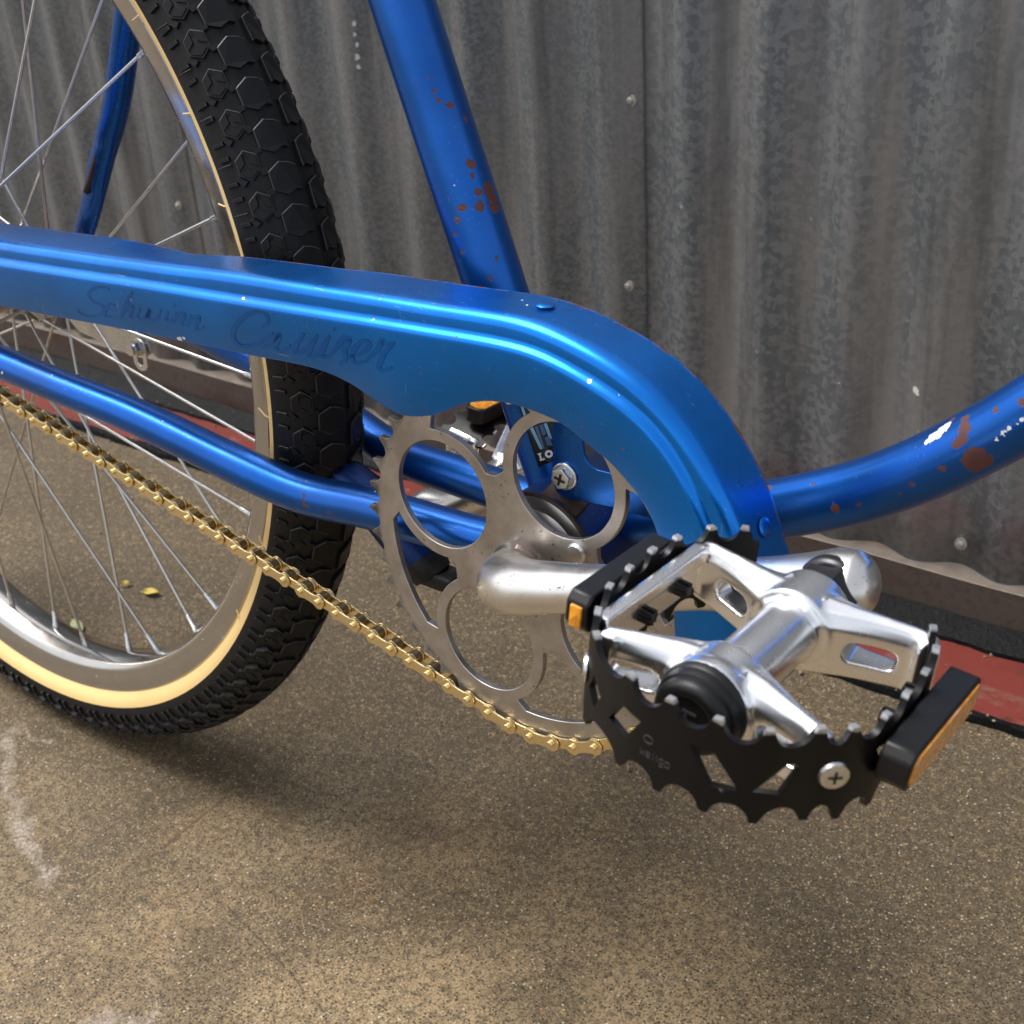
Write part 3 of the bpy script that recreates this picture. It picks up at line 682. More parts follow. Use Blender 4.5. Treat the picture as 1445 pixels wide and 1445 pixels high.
md = guard.modifiers.new('thick', 'SOLIDIFY'); md.thickness = .0009; md.offset = -1
# rivets on its edge
for (x, z, y) in ((.4960, .0885, -.051), (.5982, .0198, -.051)):
    nx, nz = x - BBX, z - (BBZ + .04) if x < .55 else z - BBZ
    rm = lathe_mesh([(0, -.0007), (.0022, -.00065), (.0034, -.0004), (.0040, 0)], seg=24)
    d = Vector((nx, 0, nz)).normalized(); rot = Vector((0, -1, 0)).rotation_difference(d).to_matrix().to_4x4()
    if x < .55: d = Vector((.05, 0, 1)).normalized(); rot = Vector((0, -1, 0)).rotation_difference(d).to_matrix().to_4x4()
    o = link('rivet', rm, M['guard'], guard); o.matrix_local = Matrix.Translation((x, y, z)) @ rot
# faded script lettering on the face of the guard
S = [[(.2381,.0560),(.2345,.0573),(.2253,.0551),(.2193,.0510),(.2214,.0476),(.2289,.0464),(.2289,.0427),(.2201,.0389),(.2099,.0383),(.2070,.0406)],
 [(.2407,.0491),(.2361,.0480),(.2313,.0443),(.2310,.0412),(.2365,.0418)],[(.2570,.0583),(.2515,.0528),(.2433,.0422)],
 [(.2465,.0458),(.2519,.0505),(.2551,.0504),(.2517,.0458),(.2532,.0443),(.2574,.0460)],
 [(.2613,.0509),(.2578,.0460),(.2609,.0451),(.2662,.0482),(.2688,.0516),(.2660,.0475),(.2693,.0460),(.2745,.0491),(.2776,.0529)],
 [(.2834,.0531),(.2803,.0489),(.2823,.0478),(.2853,.0492)],[(.2883,.0575),(.2891,.0570)],[(.2897,.0536),(.2859,.0479)],
 [(.2865,.0489),(.2924,.0538),(.2954,.0537),(.2924,.0494),(.2943,.0482),(.2978,.0504)],[(.3003,.0543),(.2959,.0477)],
 [(.2966,.0487),(.3028,.0539),(.3062,.0540),(.3027,.0492),(.3046,.0478),(.3089,.0501)],
 [(.3508,.0581),(.3548,.0609),(.3541,.0643),(.3476,.0646),(.3388,.0606),(.3309,.0535),(.3295,.0479),(.3346,.0456),(.3434,.0476),(.3515,.0521),(.3578,.0563)],
 [(.3491,.0476),(.3545,.0507),(.3618,.0565),(.3581,.0499),(.3615,.0482),(.3685,.0525)],[(.3781,.0601),(.3726,.0539),(.3712,.0493),(.3761,.0512),(.3832,.0577)],
 [(.3866,.0609),(.3821,.0552),(.3799,.0502),(.3839,.0510),(.3891,.0560)],[(.3943,.0621),(.3899,.0562),(.3878,.0512),(.3924,.0521)],[(.3969,.0659),(.3977,.0654)],
 [(.3924,.0521),(.3983,.0578),(.4026,.0626),(.4062,.0624),(.4028,.0576),(.4030,.0532),(.3990,.0498)],
 [(.4062,.0549),(.4131,.0580),(.4178,.0622),(.4158,.0640),(.4104,.0608),(.4070,.0556),(.4089,.0524),(.4149,.0545)],
 [(.4149,.0545),(.4227,.0615),(.4256,.0659),(.4273,.0649),(.4330,.0663)],[(.4322,.0659),(.4261,.0600),(.4228,.0538),(.4255,.0525),(.4307,.0549)]]
V, F = [], []
for si, st in enumerate(S):
    P = spline([(x, 0, z) for x, z in st], 6); n = len(P); k0 = len(V)
    for i, p in enumerate(P):
        t = (P[min(n - 1, i + 1)] - P[max(0, i - 1)]).normalized(); nn = Vector((-t.z, 0, t.x))
        wd = (.00045 + .00095 * abs(t.z) ** .7) * (.5 + .5 * min(1, 4 * min(i, n - 1 - i) / n)) * (1.15 if si > 10 else .95)
        y = YF - .00012 - si * 2e-6
        V += [p + nn * wd + Vector((0, y, 0)), p - nn * wd + Vector((0, y, 0))]
        if i: F.append((k0 + 2 * i - 2, k0 + 2 * i, k0 + 2 * i + 1, k0 + 2 * i - 1))
let = link('lettering', mesh(V, F), M['letters'], guard, smooth=0); let['label'] = 'worn dark blue script lettering on the guard'
# bracket that holds the guard, with its screw
bo = [(.4836, .060), (.4834, .0036), (.4838, -.0010), (.4850, -.0040), (.4870, -.0058), (.4895, -.0066), (.5161, -.0040), (.560, -.0040), (.560, .0125), (.5151, .0120), (.5075, .0116), (.5040, .0124), (.5013, .0145), (.5001, .0175), (.4989, .0262), (.4989, .060)]
br = part('guard_bracket', plate(bo, (), lambda a, b, s: (a, -.0300 if s == 0 else -.0282, b)), M['frame']); bevel(br, .0005)
def hexpts(r, a0=0): return [(r * cos(a0 + pi / 3 * k), r * sin(a0 + pi / 3 * k)) for k in range(6)]
hx = prism(hexpts(.0050, .3), -.0045, -.0012); washer = lathe_mesh([(0, -.0014), (.0062, -.0014), (.0066, -.0009), (.0066, 0)], seg=32)
cross = join([box(.0056, .0006, .0011, (0, -.0046, 0)), box(.0011, .0006, .0056, (0, -.0046, 0))])
bs = link('bracket_screw', join([hx, washer]), M['zinc'], br); bs.location = (.4904, -.0300, .0043); bevel(bs, .0003)
cx_ = link('screw_slot', cross, M['black'], br, smooth=0); cx_.location = (.4904, -.0300, .0043); cx_.rotation_euler = (0, .25, 0)

# ---- decal on the seat tube (wraps round the tube)
def on_tube(u, v, lift):
    """u: arc length round the tube from its nearest line, v: height along the tube above the bottom bracket end"""
    d = Vector((-.0481, 0, .1208)).normalized(); b = Vector((.4700, 0, -.0300)) + d * v
    e1_ = Vector((0, -1, 0)); e2_ = d.cross(e1_); e2_ = e2_ if e2_.x > 0 else -e2_
    a = u / .0143; return b + (e1_ * cos(a) + e2_ * sin(a)) * (.0143 + lift)
def decal_patch(poly, lift, grid=.0018):
    v2_, f_ = cdt(poly, (), grid); return mesh([on_tube(a, b, lift) for a, b in v2_], f_)
U0, V0 = .0035, .0262
seat = bpy.data.objects['seat_tube']
link('decal', decal_patch([(U0, V0), (U0 + .021, V0), (U0 + .021, V0 + .07), (U0, V0 + .07)], .00020), M['decal'], seat)
def quad(pts): return decal_patch(pts, .00034, .003)
def glyph(name, shapes, mat): link(name, join([quad(p) for p in shapes]), mat, seat)
glyph('decal_print', [[(.0070, .0342), (.0082, .0342), (.0071, .0450), (.0054, .0450)], [(.0046, .0505), (.0058, .0505), (.0056, .062), (.0044, .062)]], M['decal_blue'])
glyph('decal_print', [[(.0083, .0342), (.0090, .0342), (.0092, .0450), (.0078, .0450)], [(.0100, .0402), (.0117, .0398), (.0117, .0450), (.0100, .0450)], [(.0106, .0350), (.0128, .0340), (.0128, .0392), (.0106, .0388)]], M['decal_mid'])
glyph('decal_print', [[(.0124, .0380), (.0136, .0370), (.0136, .0450), (.0120, .0450)]], M['decal_blue'])
Lp = [(0, 0), (.0024, 0), (.0024, .0014), (.0019, .0007), (.0013, .0007), (.0013, .0030), (.0018, .0030), (.0018, .0036), (0, .0036), (0, .0030), (.0004, .0030), (.0004, .0006), (0, .0006)]
oo, oi = circle(.0101, .0310, .0018, 24), circle(.0101, .0310, .0008, 20)
v2_, f_ = cdt(oo, [oi])
link('decal_print', join([quad([(.0052 + a, .0290 + b) for a, b in Lp]), mesh([on_tube(a, b, .00034) for a, b in v2_], f_)]), M['decal_white'], seat)

# ---- rear wheel
wheel = group_part('rear_wheel')
TR, tr = .3000, .0256
def sec(th, r): return (TR + r * cos(th), r * sin(th))          # th 0 at the crown, +/- towards the sides (y)
black_prof = [sec(radians(a), tr) for a in range(-98, 99, 4)]
amb = lambda s: [(lambda p, q, f: (p[0] + (q[0] - p[0]) * f + .0000, s * (p[1] + (q[1] - p[1]) * f + .0014 * sin(pi * f)) ))(sec(radians(98), tr), (.2868, .0186), f / 8) for f in range(9)] + [(.2845, s * .0168)]
seg = 180
def open_lathe(prof, seg=180): 
    n = len(prof); V = [(r * cos(2 * pi * k / seg), y, r * sin(2 * pi * k / seg)) for k in range(seg) for r, y in prof]
    return mesh(V, [(k * n + i, k * n + i + 1, ((k + 1) % seg) * n + i + 1, ((k + 1) % seg) * n + i) for k in range(seg) for i in range(n - 1)])
link('tyre', open_lathe(black_prof), M['rubber'], wheel, smooth=60)
o = link('sidewall', open_lathe(amb(-1)), M['amber'], wheel, smooth=60); o['label'] = 'amber tyre sidewall facing the camera'
link('sidewall', open_lathe(amb(1)), M['amber'], wheel, smooth=60)
rimp = [(.2862, -.0194), (.2869, -.0187), (.2850, -.0173), (.2780, -.0165), (.2780, .0165), (.2850, .0173), (.2869, .0187), (.2862, .0194), (.2840, .0186), (.2735, .0165), (.2705, .0150), (.2682, .0115), (.2672, .0070), (.2660, .0050), (.2655, 0),
        (.2660, -.0050), (.2672, -.0070), (.2682, -.0115), (.2705, -.0150), (.2735, -.0165), (.2840, -.0186)]
link('rim', lathe_mesh(rimp, seg=220, closed=True), M['chrome'], wheel, smooth=40)
hubm = lathe_mesh([(0, -.055), (.006, -.055), (.006, -.048), (.011, -.047), (.012, -.036), (.0305, -.0335), (.0320, -.0322), (.0320, -.0305), (.028, -.0295), (.021, -.027), (.018, -.012), (.018, .012), (.021, .027), (.028, .0295), (.0320, .0305), (.0320, .0322), (.0305, .0335), (.014, .036), (.013, .047), (.006, .048), (.006, .072), (0, .072)], seg=64)
link('hub', hubm, M['chrome'], wheel, smooth=30)
# spokes: 36, crossing; four kinds, each turned round the hub
nip = lathe_mesh([(0, 0), (.0021, 0), (.0021, .0035), (.0017, .0040), (.0016, .0125), (.0012, .0135), (0, .0135)], seg=12)
A0 = radians(-1.6)
kinds = []
for kk in range(4):
    side = -1 if kk % 2 == 0 else 1; lead = 1 if kk < 2 else -1
    th = 0.0
    rim_p = Vector((.2650 * cos(th), side * .0030, .2650 * sin(th)))
    ha = th + lead * radians(62 if kk < 2 else 62)
    hp = Vector((.0295 * cos(ha), side * (.0322 + (.002 if lead > 0 else -.003)), .0295 * sin(ha)))
    d = (hp - rim_p).normalized(); q = Vector((0, 1, 0)).rotation_difference(d).to_matrix().to_4x4()
    nm = nip.copy(); nm.transform(Matrix.Translation(rim_p - d * .001) @ q); nm.materials.clear()
    elbow = hp + Vector((0, -side * .004, 0))
    path = [rim_p + d * .010, rim_p.lerp(hp, .5), hp - d * .001, hp + (elbow - hp) * .5, elbow]
    kinds.append((mesh(*sweep([Vector(p) for p in path], .00103, seg=10)), nm))
for k in range(36):
    sm_, nm_ = kinds[k % 4]; ang = -(A0 + 2 * pi * k / 36)
    for nme, mm, mat in (('spoke', sm_, M['spoke']), ('nipple', nm_, M['zinc'])):
        o = link(nme, mm, mat, wheel, smooth=40 if k < 4 else 0); o.rotation_euler = (0, ang, 0)
# tread blocks: every lug on the part of the tyre in view is an object of its own, the rest is one mesh
def block(poly, h0, h1, taper=.82, sipe=None):
    """poly in (along, across) metres on the tyre crown at angle 0; returns a small block standing h1 over the carcass"""
    cxm = sum(p[0] for p in poly) / len(poly); cym = sum(p[1] for p in poly) / len(poly)
    def P3(a, b, h):
        th = b / tr; r = tr + h; R = TR + r * cos(th); an = a / (TR + tr); return (R * cos(an), r * sin(th), R * sin(an))
    n = len(poly); V = [P3(a, b, h0) for a, b in poly] + [P3(cxm + (a - cxm) * (1 - (1 - taper) * .35), cym + (b - cym) * (1 - (1 - taper) * .35), h1 * .85) for a, b in poly] + [P3(cxm + (a - cxm) * taper, cym + (b - cym) * taper, h1) for a, b in poly]
    F = [(i, (i + 1) % n, n + (i + 1) % n, n + i) for i in range(n)] + [(n + i, n + (i + 1) % n, 2 * n + (i + 1) % n, 2 * n + i) for i in range(n)] + [tuple(range(2 * n, 3 * n))]
    ms = [mesh(V, F)]
    for i, p in enumerate(ms[0].polygons):
        if n <= i < 2 * n: p.material_index = 1
    if sipe:
        for k in range(3):
            rh = [(cxm, cym)] + [poly[(2 * k + j) % 6] for j in range(3)]
            c2 = (sum(p[0] for p in rh) / 4, sum(p[1] for p in rh) / 4)
            rr = [(c2[0] + (a - c2[0]) * .66, c2[1] + (b - c2[1]) * .66) for a, b in rh]
            ms.append(mesh([P3(a, b, h1 - .0002) for a, b in rr] + [P3(c2[0] + (a - c2[0]) * .9, c2[1] + (b - c2[1]) * .9, h1 + .0005) for a, b in rr],
                           [(i, (i + 1) % 4, 4 + (i + 1) % 4, 4 + i) for i in range(4)] + [(4, 5, 6, 7)]))
    return join(ms)
NB = 97; PT = 2 * pi * (TR + tr) / NB
def hexa(cy, la, lb, ca=0): return [(ca + la * cos(pi / 3 * k), cy + lb * sin(pi / 3 * k)) for k in range(6)]
Y0 = 36.3 / (360 / NB) % 1.0                                     # phase of the near hexagons
def b1(s): return [(a, s * b) for a, b in ((-.0078, .0019), (.0052, .0019), (.0070, .0050), (.0086, .0100), (.0048, .0166), (-.0048, .0166), (-.0086, .0100), (-.0066, .0050))]
def bar(s, b0, b1_): return [(-.0011, s * b0), (.0011, s * b0), (.0011, s * b1_), (-.0011, s * b1_)]
defs = []
for s in (-1, 1):
    ph = Y0 if s < 0 else Y0 + .5
    link_a = block([(-.0072, s * .0188), (-.0034, s * .0200), (-.0036, s * .0158), (-.0066, s * .0150)], -.001, .0019, .9)
    link_b = block([(.0040, s * .0158), (.0036, s * .0200), (.0070, s * .0190), (.0064, s * .0150)], -.001, .0019, .9)
    defs.append((join([block(hexa(s * .0238, .0082, .0066), -.001, .0021, .88, True), link_a, link_b, block([(-.0078, s * .0262), (-.0040, s * .0296), (-.0052, s * .0318), (-.0098, s * .0290)], -.001, .0018, .88)]), ph))
    defs.append((block(b1(s), -.001, .0021, .90), ph + .5))
    defs.append((block(bar(s, .0318, .0380), -.001, .0017, .8), ph + .30))
    defs.append((block(bar(s, .0318, .0385), -.001, .0017, .8), ph + .68))
rest = []; cnt = 0; M_R = [M['rubber'], M['rubber_edge']]
for me_, ph in defs:
    me_.materials.append(M['rubber']); me_.materials.append(M['rubber_edge']); me_.polygons.foreach_set('use_smooth', [False] * len(me_.polygons))
    for k in range(NB):
        a = 2 * pi * (k + ph) / NB; dg = math.degrees((a + pi) % (2 * pi) - pi)
        if -112 < dg < 46 and cnt < 296:
            o = bpy.data.objects.new('tread_block', me_); COL.objects.link(o); o.parent = wheel; o.rotation_euler = (0, -a, 0); cnt += 1
        else:
            c = me_.copy(); c.transform(Matrix.Rotation(-a, 4, 'Y')); rest.append(c)
tj = join(rest)
for m_i in M_R: tj.materials.append(m_i)
o = link('tread', tj, M['rubber'], wheel, smooth=0); o['kind'] = 'stuff'
# moulding hairs left on the sidewall
for dg, ln in ((38.5, .008), (28, .007), (18.6, .007), (-3.5, .009), (-13.5, .006), (-20, .006), (-33, .006)):
    a = radians(dg); d = Vector((cos(a), 0, sin(a))); t_ = Vector((-sin(a), 0, cos(a)))
    p0 = d * .2935 + Vector((0, -.0222, 0)); p1 = d * (.2935 - ln * .5) + Vector((0, -.0232, 0)) + t_ * .001; p2 = d * (.2935 - ln * 1.3) + Vector((0, -.0215, 0)) + t_ * .003
    link('moulding_hair', mesh(*sweep([p0, p1, p2], .00045, seg=6)), M['amber'], wheel)
for k in range(9):
    a = radians(40 - 4.5 * k); d = Vector((cos(a), 0, sin(a))); 
    q0 = d * (TR + .0085) + Vector((0, -.0252, 0)); q1 = d * (TR + .002) + Vector((0, -.0285, 0))
    link('moulding_hair', mesh(*sweep([q0, q0.lerp(q1, .5) + Vector((0, -.0005, 0)), q1], .0004, seg=6)), M['rubber'], wheel)

# ---- chain ring
RP = .0896; NT_ = 44; TH0 = radians(-95.7) ; CY = -.047
ring = []
for k in range(NT_):
    for f, r in ((-.5, .0937), (-.45, .0935), (-.38, .0912), (-.28, .0890), (-.14, .0876), (0, .0872), (.14, .0876), (.28, .0890), (.36, .0908), (.43, .0931)):
        a = TH0 + 2 * pi * (k + f) / NT_; ring.append((BBX + r * cos(a), BBZ + r * sin(a)))
PHI = radians(155.16)
holes = []
for q in range(4):
    a = PHI + pi / 2 * q; holes.append(circle(BBX + .0514 * cos(a), BBZ + .0514 * sin(a), .0264, 64))
    b = a + pi / 4                                             # the three-cornered opening between two round ones
    def pol(r, t): return (BBX + r * cos(b + t), BBZ + r * sin(b + t))
    tip = radians(23); pts = [pol(.0783, -tip + 2 * tip * i / 16) for i in range(1, 16)]
    # side along the neighbouring ring of radius .032, from the tip down to the blunt inner end
    def side(sgn):
        out = []
        cx0, cz0 = .0514 * cos(sgn * pi / 4), .0514 * sin(sgn * pi / 4)
        a_t = atan2(.0765 * sin(sgn * tip) - cz0, .0765 * cos(sgn * tip) - cx0); a_e = atan2(.0445 * sin(sgn * radians(4.2)) - cz0, .0445 * cos(sgn * radians(4.2)) - cx0)
        d = (a_e - a_t + pi) % (2 * pi) - pi
        for i in range(15):
            t = a_t + d * i / 14; x, z = cx0 + .0320 * cos(t), cz0 + .0320 * sin(t); out.append(pol(hypot(x, z), atan2(z, x)))
        return out
    h = pts + side(1) + [pol(.0430, radians(3)), pol(.0424, 0), pol(.0430, radians(-3))] + list(reversed(side(-1)))
    holes.append(h)
holes.append(circle(BBX, BBZ, .0115, 32))
cr = part('chain_ring', plate(ring, holes, lambda a, b, s: (a, CY - .0016 if s == 0 else CY + .0016, b)), M['sprocket'], smooth=30); bevel(cr, .0004, 2, 40)
cr['label'] = 'worn steel chain ring with four round openings'
ca = radians(27.4)
link('drive_pin', lathe_mesh([(0, CY - .0042), (.0038, CY - .0040), (.0048, CY - .0030), (.0048, CY)], c=(BBX + .0334 * cos(ca), BBZ + .0334 * sin(ca)), seg=28), M['crank'], cr)

# ---- crank (one piece) and its far arm
CA = radians(20.4); PX, PZ = .6420, .0237
cpts = [(BBX, -.030, BBZ), (BBX - .0005, -.046, BBZ), (BBX + .0002, -.056, BBZ + .0002), (BBX + .0052, -.0670, BBZ + .0022), (BBX + .0165, -.0745, BBZ + .0064), (BBX + .032, -.0775, BBZ + .0122), (.545, -.0793, -.0112), (.59, -.0810, .0055), (.625, -.0825, .0180), (PX + .001, -.0830, PZ + .0006), (PX + .0085, -.0830, PZ + .0032), (PX + .0125, -.0830, PZ + .0047), (PX + .0142, -.0830, PZ + .0053)]
cp = spline(cpts, 7); cr_r = resamp([.0115, .0120, .0128, .0138, .0134, .0116, .0098, .0094, .0112, .0134, .0118, .0072, .0006], len(cp))
asp = [(1, 1)] * 14 + [(.86, 1.0)] * (len(cp) - 14)
part('crank_arm', mesh(*sweep(cp, cr_r, seg=40, aspect=asp, up=Vector((cos(CA), 1e-4, sin(CA))).cross(Vector((-sin(CA), 0, cos(CA)))).normalized() if False else Vector((.0, -.6, .8)))), M['crank'], smooth=60)
fpts = [(2 * BBX - x, -y - (.012 if y < -.06 else 0), 2 * BBZ - z - (.008 if x > .6 else 0)) for x, y, z in cpts]
part('crank_arm', mesh(*sweep(spline(fpts, 7), cr_r, seg=32, up=Vector((0, .6, .8)))), M['crank'], smooth=60)

# ---- pedal, built in its own frame: u forward, y along the axle, v up
PU = [-.0270, -.0350, -.0412, -.0465, -.0483, -.0477, -.0462, -.0411, -.0337, -.0147, 0, .0145, .0279, .0379, .0448, .0494, .0496, .0494, .0471, .0404]
PY = [-.0905, -.0945, -.1010, -.1152, -.1282, -.1426, -.1565, -.1701, -.1814, -.1911, -.1931, -.1917, -.1864, -.1757, -.1687, -.1567, -.1436, -.1299, -.1163, -.1033]
TOOTH = [0.0035, .0152, .0283, .0427, .0567, .0713, .085, .1064, .1213, .1359, .1504, .1651, .1749, .1878, .201, .2147, .2285, .2400]
cage_path = spline([(u, y, 0) for u, y in zip(PU, PY)], 12); cage_s = [0]
for i in range(1, len(cage_path)): cage_s.append(cage_s[-1] + (cage_path[i] - cage_path[i - 1]).length)
def cage_pt(s, v, side, th=.0021):
    s = max(0, min(cage_s[-1] - 1e-6, s)); i = 0
    lo, hi = 0, len(cage_s) - 2
    while lo < hi:
        mid = (lo + hi + 1) // 2
        if cage_s[mid] <= s: lo = mid
        else: hi = mid - 1
    i = lo; f = (s - cage_s[i]) / max(1e-9, cage_s[i + 1] - cage_s[i]); p = cage_path[i].lerp(cage_path[i + 1], f)
    a, b = cage_path[max(0, i - 1)], cage_path[min(len(cage_path) - 1, i + 2)]; t = (b - a).normalized(); nrm = Vector((t.y, -t.x, 0))   # outward
    q = p - nrm * (th if side else 0); return (q.x, q.y, v)
def edge_v(s, tip, valley, tw=.0016):
    j = max(range(len(TOOTH)), key=lambda k: -abs(TOOTH[k] - s))
    d = s - TOOTH[j]
    nb = (TOOTH[j + 1] if d >= 0 and j + 1 < len(TOOTH) else TOOTH[j - 1] if j else TOOTH[j] - .014)
    half = abs(nb - TOOTH[j]) / 2 - tw; x = max(0, abs(d) - tw) / max(half, .001)
    if abs(d) <= tw: return tip
    x = min(1, x); return valley + (tip - valley) * (1 - math.sqrt(max(0, 1 - (1 - x) ** 2)))
S0 = cage_s[24]                                                  # where the first measured tooth stands along the band
TOOTH = [t + S0 for t in TOOTH]; TOOTH[0] = S0; TOOTH = [S0 - .0125] + TOOTH
nS = 350; L_ = cage_s[-1]
topv = [(L_ * i / nS, edge_v(L_ * i / nS, .0150, .0092)) for i in range(nS + 1)]
botv = [(L_ * i / nS, edge_v(L_ * i / nS, -.0178, -.0122)) for i in range(nS + 1)]
chol = [[(.1048, .0033), (.1130, .0025), (.1078, -.0066), (.0994, -.0054)], [(.1292, .0038), (.1362, .0039), (.1450, -.0074), (.1368, -.0079)], [(.1480, -.0066), (.1496, -.0052), (.1572, .0036), (.1602, .0030), (.1606, .0014), (.1566, -.0074)],
        [(.0885, .0025), (.0940, -.0020), (.0905, -.0080), (.0860, -.0040)], [(.0600, .0035), (.0660, .0035), (.0720, -.0060), (.0650, -.0070)], [(.185, .004), (.191, .004), (.198, -.006), (.192, -.007)]]
chol = [[(a + S0, b) for a, b in h] for h in chol]
cageM = plate(botv + list(reversed(topv)), chol, cage_pt, .0022)
tilt = -.1034
def build_pedal(name, ax, ay, az, flip, tl):
    ped = empty(name, bike, (ax, 0, RZ + az)); ped.rotation_euler = (0, -tl, pi if flip else 0)
    if flip: ped.location = (ax, 0, RZ + az)
    return ped
ped = build_pedal('pedal', PX, 0, PZ, False, tilt)
ped['label'] = 'alloy platform pedal with black toothed cage, nearest the camera'
PP = {}
def pp(name, me, mat, smooth=35, bev=0):
    o = link(name, me, mat, ped, smooth=smooth)
    if bev: bevel(o, bev)
    PP.setdefault(name, []).append(o); return o
pp('cage', cageM, M['cage'], 40, .0003)
# alloy body: joined solids, voxel remeshed and relaxed so that arms flow into the barrel
def arm_path(pts, w0, w1, h0, h1, n=8, vt=None):
    P = spline([(u, y, 0) for u, y in pts], n); V, F = [], []; m2 = len(P)
    for i, p in enumerate(P):
        f = i / (m2 - 1); t = (P[min(m2 - 1, i + 1)] - P[max(0, i - 1)]).normalized(); nr = Vector((t.y, -t.x, 0))
        wd = w1 + (w0 - w1) * (1 - f) ** 2.6 + .0014 * f ** 3; ht = h0 + (h1 - h0) * f
        for (a, b) in ((-1, -.95), (1, -.95), (1, .50), (.68, .86), (0, 1.0), (-.68, .86), (-1, .50)): V.append(p + nr * a * wd + Vector((0, 0, ht * b)))
    for i in range(m2 - 1):
        for k in range(7): F.append((7 * i + k, 7 * i + (k + 1) % 7, 7 * i + 7 + (k + 1) % 7, 7 * i + 7 + k))
    F += [tuple(range(7)), tuple(range(7 * m2 - 7, 7 * m2))]
    return mesh(V, F)
YI, YO = -.1085, -.1635
solids = []
def cyl(r, y0, y1, c=(0, 0), seg=48): return lathe_mesh([(0, y0), (r, y0), (r, y1), (0, y1)], c=c, seg=seg)
solids.append(cyl(.0104, -.170, -.0995)); solids.append(cyl(.0140, -.1180, -.1005)); solids.append(cyl(.0140, -.1715, -.1550)); solids.append(cyl(.0146, -.1715, -.1660))
for sx in (-1, 1):
    ui = .0420 if sx > 0 else .0400
    solids.append(arm_path([(sx * .004, YI - .002), (sx * .014, YI - .001), (sx * .026, YI + .0015), (sx * (ui - .004), -.1050), (sx * (ui + .0005), -.1035 if sx < 0 else -.108)], (.0115), .0030, .0126, .0108))
    solids.append(arm_path([(sx * .004, YO + .002), (sx * .014, YO + .0005), (sx * .026, YO - .0035), (sx * (ui - .006), -.1700), (sx * (ui - .0045), -.1712)], (.0115), .0030, .0126, .0108))
    for (u_, y_) in ((sx * (ui - .002), -.1055), (sx * (ui - .006), -.1705)): solids.append(cyl(.0040, y_ - .004, y_ + .004, (u_, 0)) if False else box(.0070, .0062, .0205, (u_, y_, 0), .0015))
# back wall between the two rear arm ends
solids.append(box(.0036, .060, .0165, (-.0410, -.1375, .0020))); solids.append(box(.0050, .060, .0060, (-.0402, -.1375, .0075)))
# fillets where the arms leave the barrel
for sx in (-1, 1):
    for yy, sg in ((YI, -1), (YO, 1)):
        solids.append(arm_path([(sx * .006, yy + sg * .010), (sx * .0095, yy + sg * .0055), (sx * .016, yy + sg * .0035)], .0035, .0020, .0085, .0088))
body_src = join(solids)
tmp = bpy.data.objects.new('tmp_body', body_src); COL.objects.link(tmp)
dm = bpy.data.objects.new('tmp_dummy', box(.002, .002, .002, (0, -.135, 0))); COL.objects.link(dm)
un_ = tmp.modifiers.new('u', 'BOOLEAN'); un_.operation = 'UNION'; un_.object = dm; un_.solver = 'EXACT'; un_.use_self = True
rm_ = tmp.modifiers.new('r', 'REMESH'); rm_.mode = 'VOXEL'; rm_.voxel_size = .00055; rm_.use_smooth_shade = True
# slots cut through the arm webs and pockets on the collars
cut = []
for (u_, y_, an, ln) in ((-.0260, -.1650, .22, .0165), (.0250, -.1075, .16, .0165), (.0260, -.1655, -.22, .0165), (-.0230, -.1070, -.12, .0150)):
    b_ = box(ln, .030, .0072, b=.0030, seg=3); b_.transform(Matrix.Translation((u_, y_, -.0015)) @ Matrix.Rotation(an, 4, 'Z')); cut.append(b_)
co = bpy.data.objects.new('tmp_cut', join(cut)); COL.objects.link(co)
bo_ = tmp.modifiers.new('b', 'BOOLEAN'); bo_.operation = 'DIFFERENCE'; bo_.object = co; bo_.solver = 'EXACT'
rm2 = tmp.modifiers.new('r2', 'REMESH'); rm2.mode = 'VOXEL'; rm2.voxel_size = .00052; rm2.use_smooth_shade = True
sm2 = tmp.modifiers.new('s', 'SMOOTH'); sm2.factor = .5; sm2.iterations = 16
dg_ = bpy.context.evaluated_depsgraph_get(); ev_ = tmp.evaluated_get(dg_); bodyM = bpy.data.meshes.new_from_object(ev_)
bpy.data.objects.remove(dm); bpy.data.objects.remove(tmp); bpy.data.objects.remove(co)
bodyM.materials.clear()
pp('pedal_body', bodyM, M['alu'], 80)
# raised lozenges on the collars
for yy in (-.1092, -.1632):
    for an in (-38, 38):
        lz = prism([(-.0042, 0), (-.0015, .0016), (.0042, .0003), (.0015, -.0016)], -.0006, .0006)
        lz.transform(Matrix.Translation((0, yy, 0)) @ Matrix.Rotation(radians(an), 4, 'Y') @ Matrix.Translation((0, 0, .0141)) @ Matrix.Rotation(radians(90), 4, 'X') @ Matrix.Rotation(radians(60), 4, 'Y'))
        pp('collar_lozenge', lz, M['alu'], 30, .0003)
capP = [(.0008, -.1800), (.0095, -.1800), (.0100, -.1803), (.0120, -.1805), (.0140, -.1795), (.0150, -.1775), (.0150, -.1760), (.0160, -.1755), (.0166, -.1738), (.0166, -.1722), (.0172, -.1716), (.0174, -.1690), (0, -.1690)]
capP = [(0, -.1792), (.0092, -.1792)] + capP[1:]
pp('dust_cap', lathe_mesh([(r * .83, -.1690 + (y + .1690) * .9 - .0015) for r, y in capP], seg=64), M['plastic'], 40)
emb = join([box(.0058, .0008, .0011, (0, -.1752, .0032)), box(.0024, .0008, .0011, (-.0042, -.1752, .0010)), box(.0024, .0008, .0010, (-.0040, -.1752, -.0030)), box(.0024, .0008, .0010, (.0010, -.1752, -.0034)), box(.0010, .0008, .0052, (-.0012, -.1752, -.0004))]); emb.transform(Matrix.Translation((0, -.0045, 0)) @ Matrix.Scale(.8, 4, (1, 0, 0)) @ Matrix.Scale(.8, 4, (0, 0, 1)))
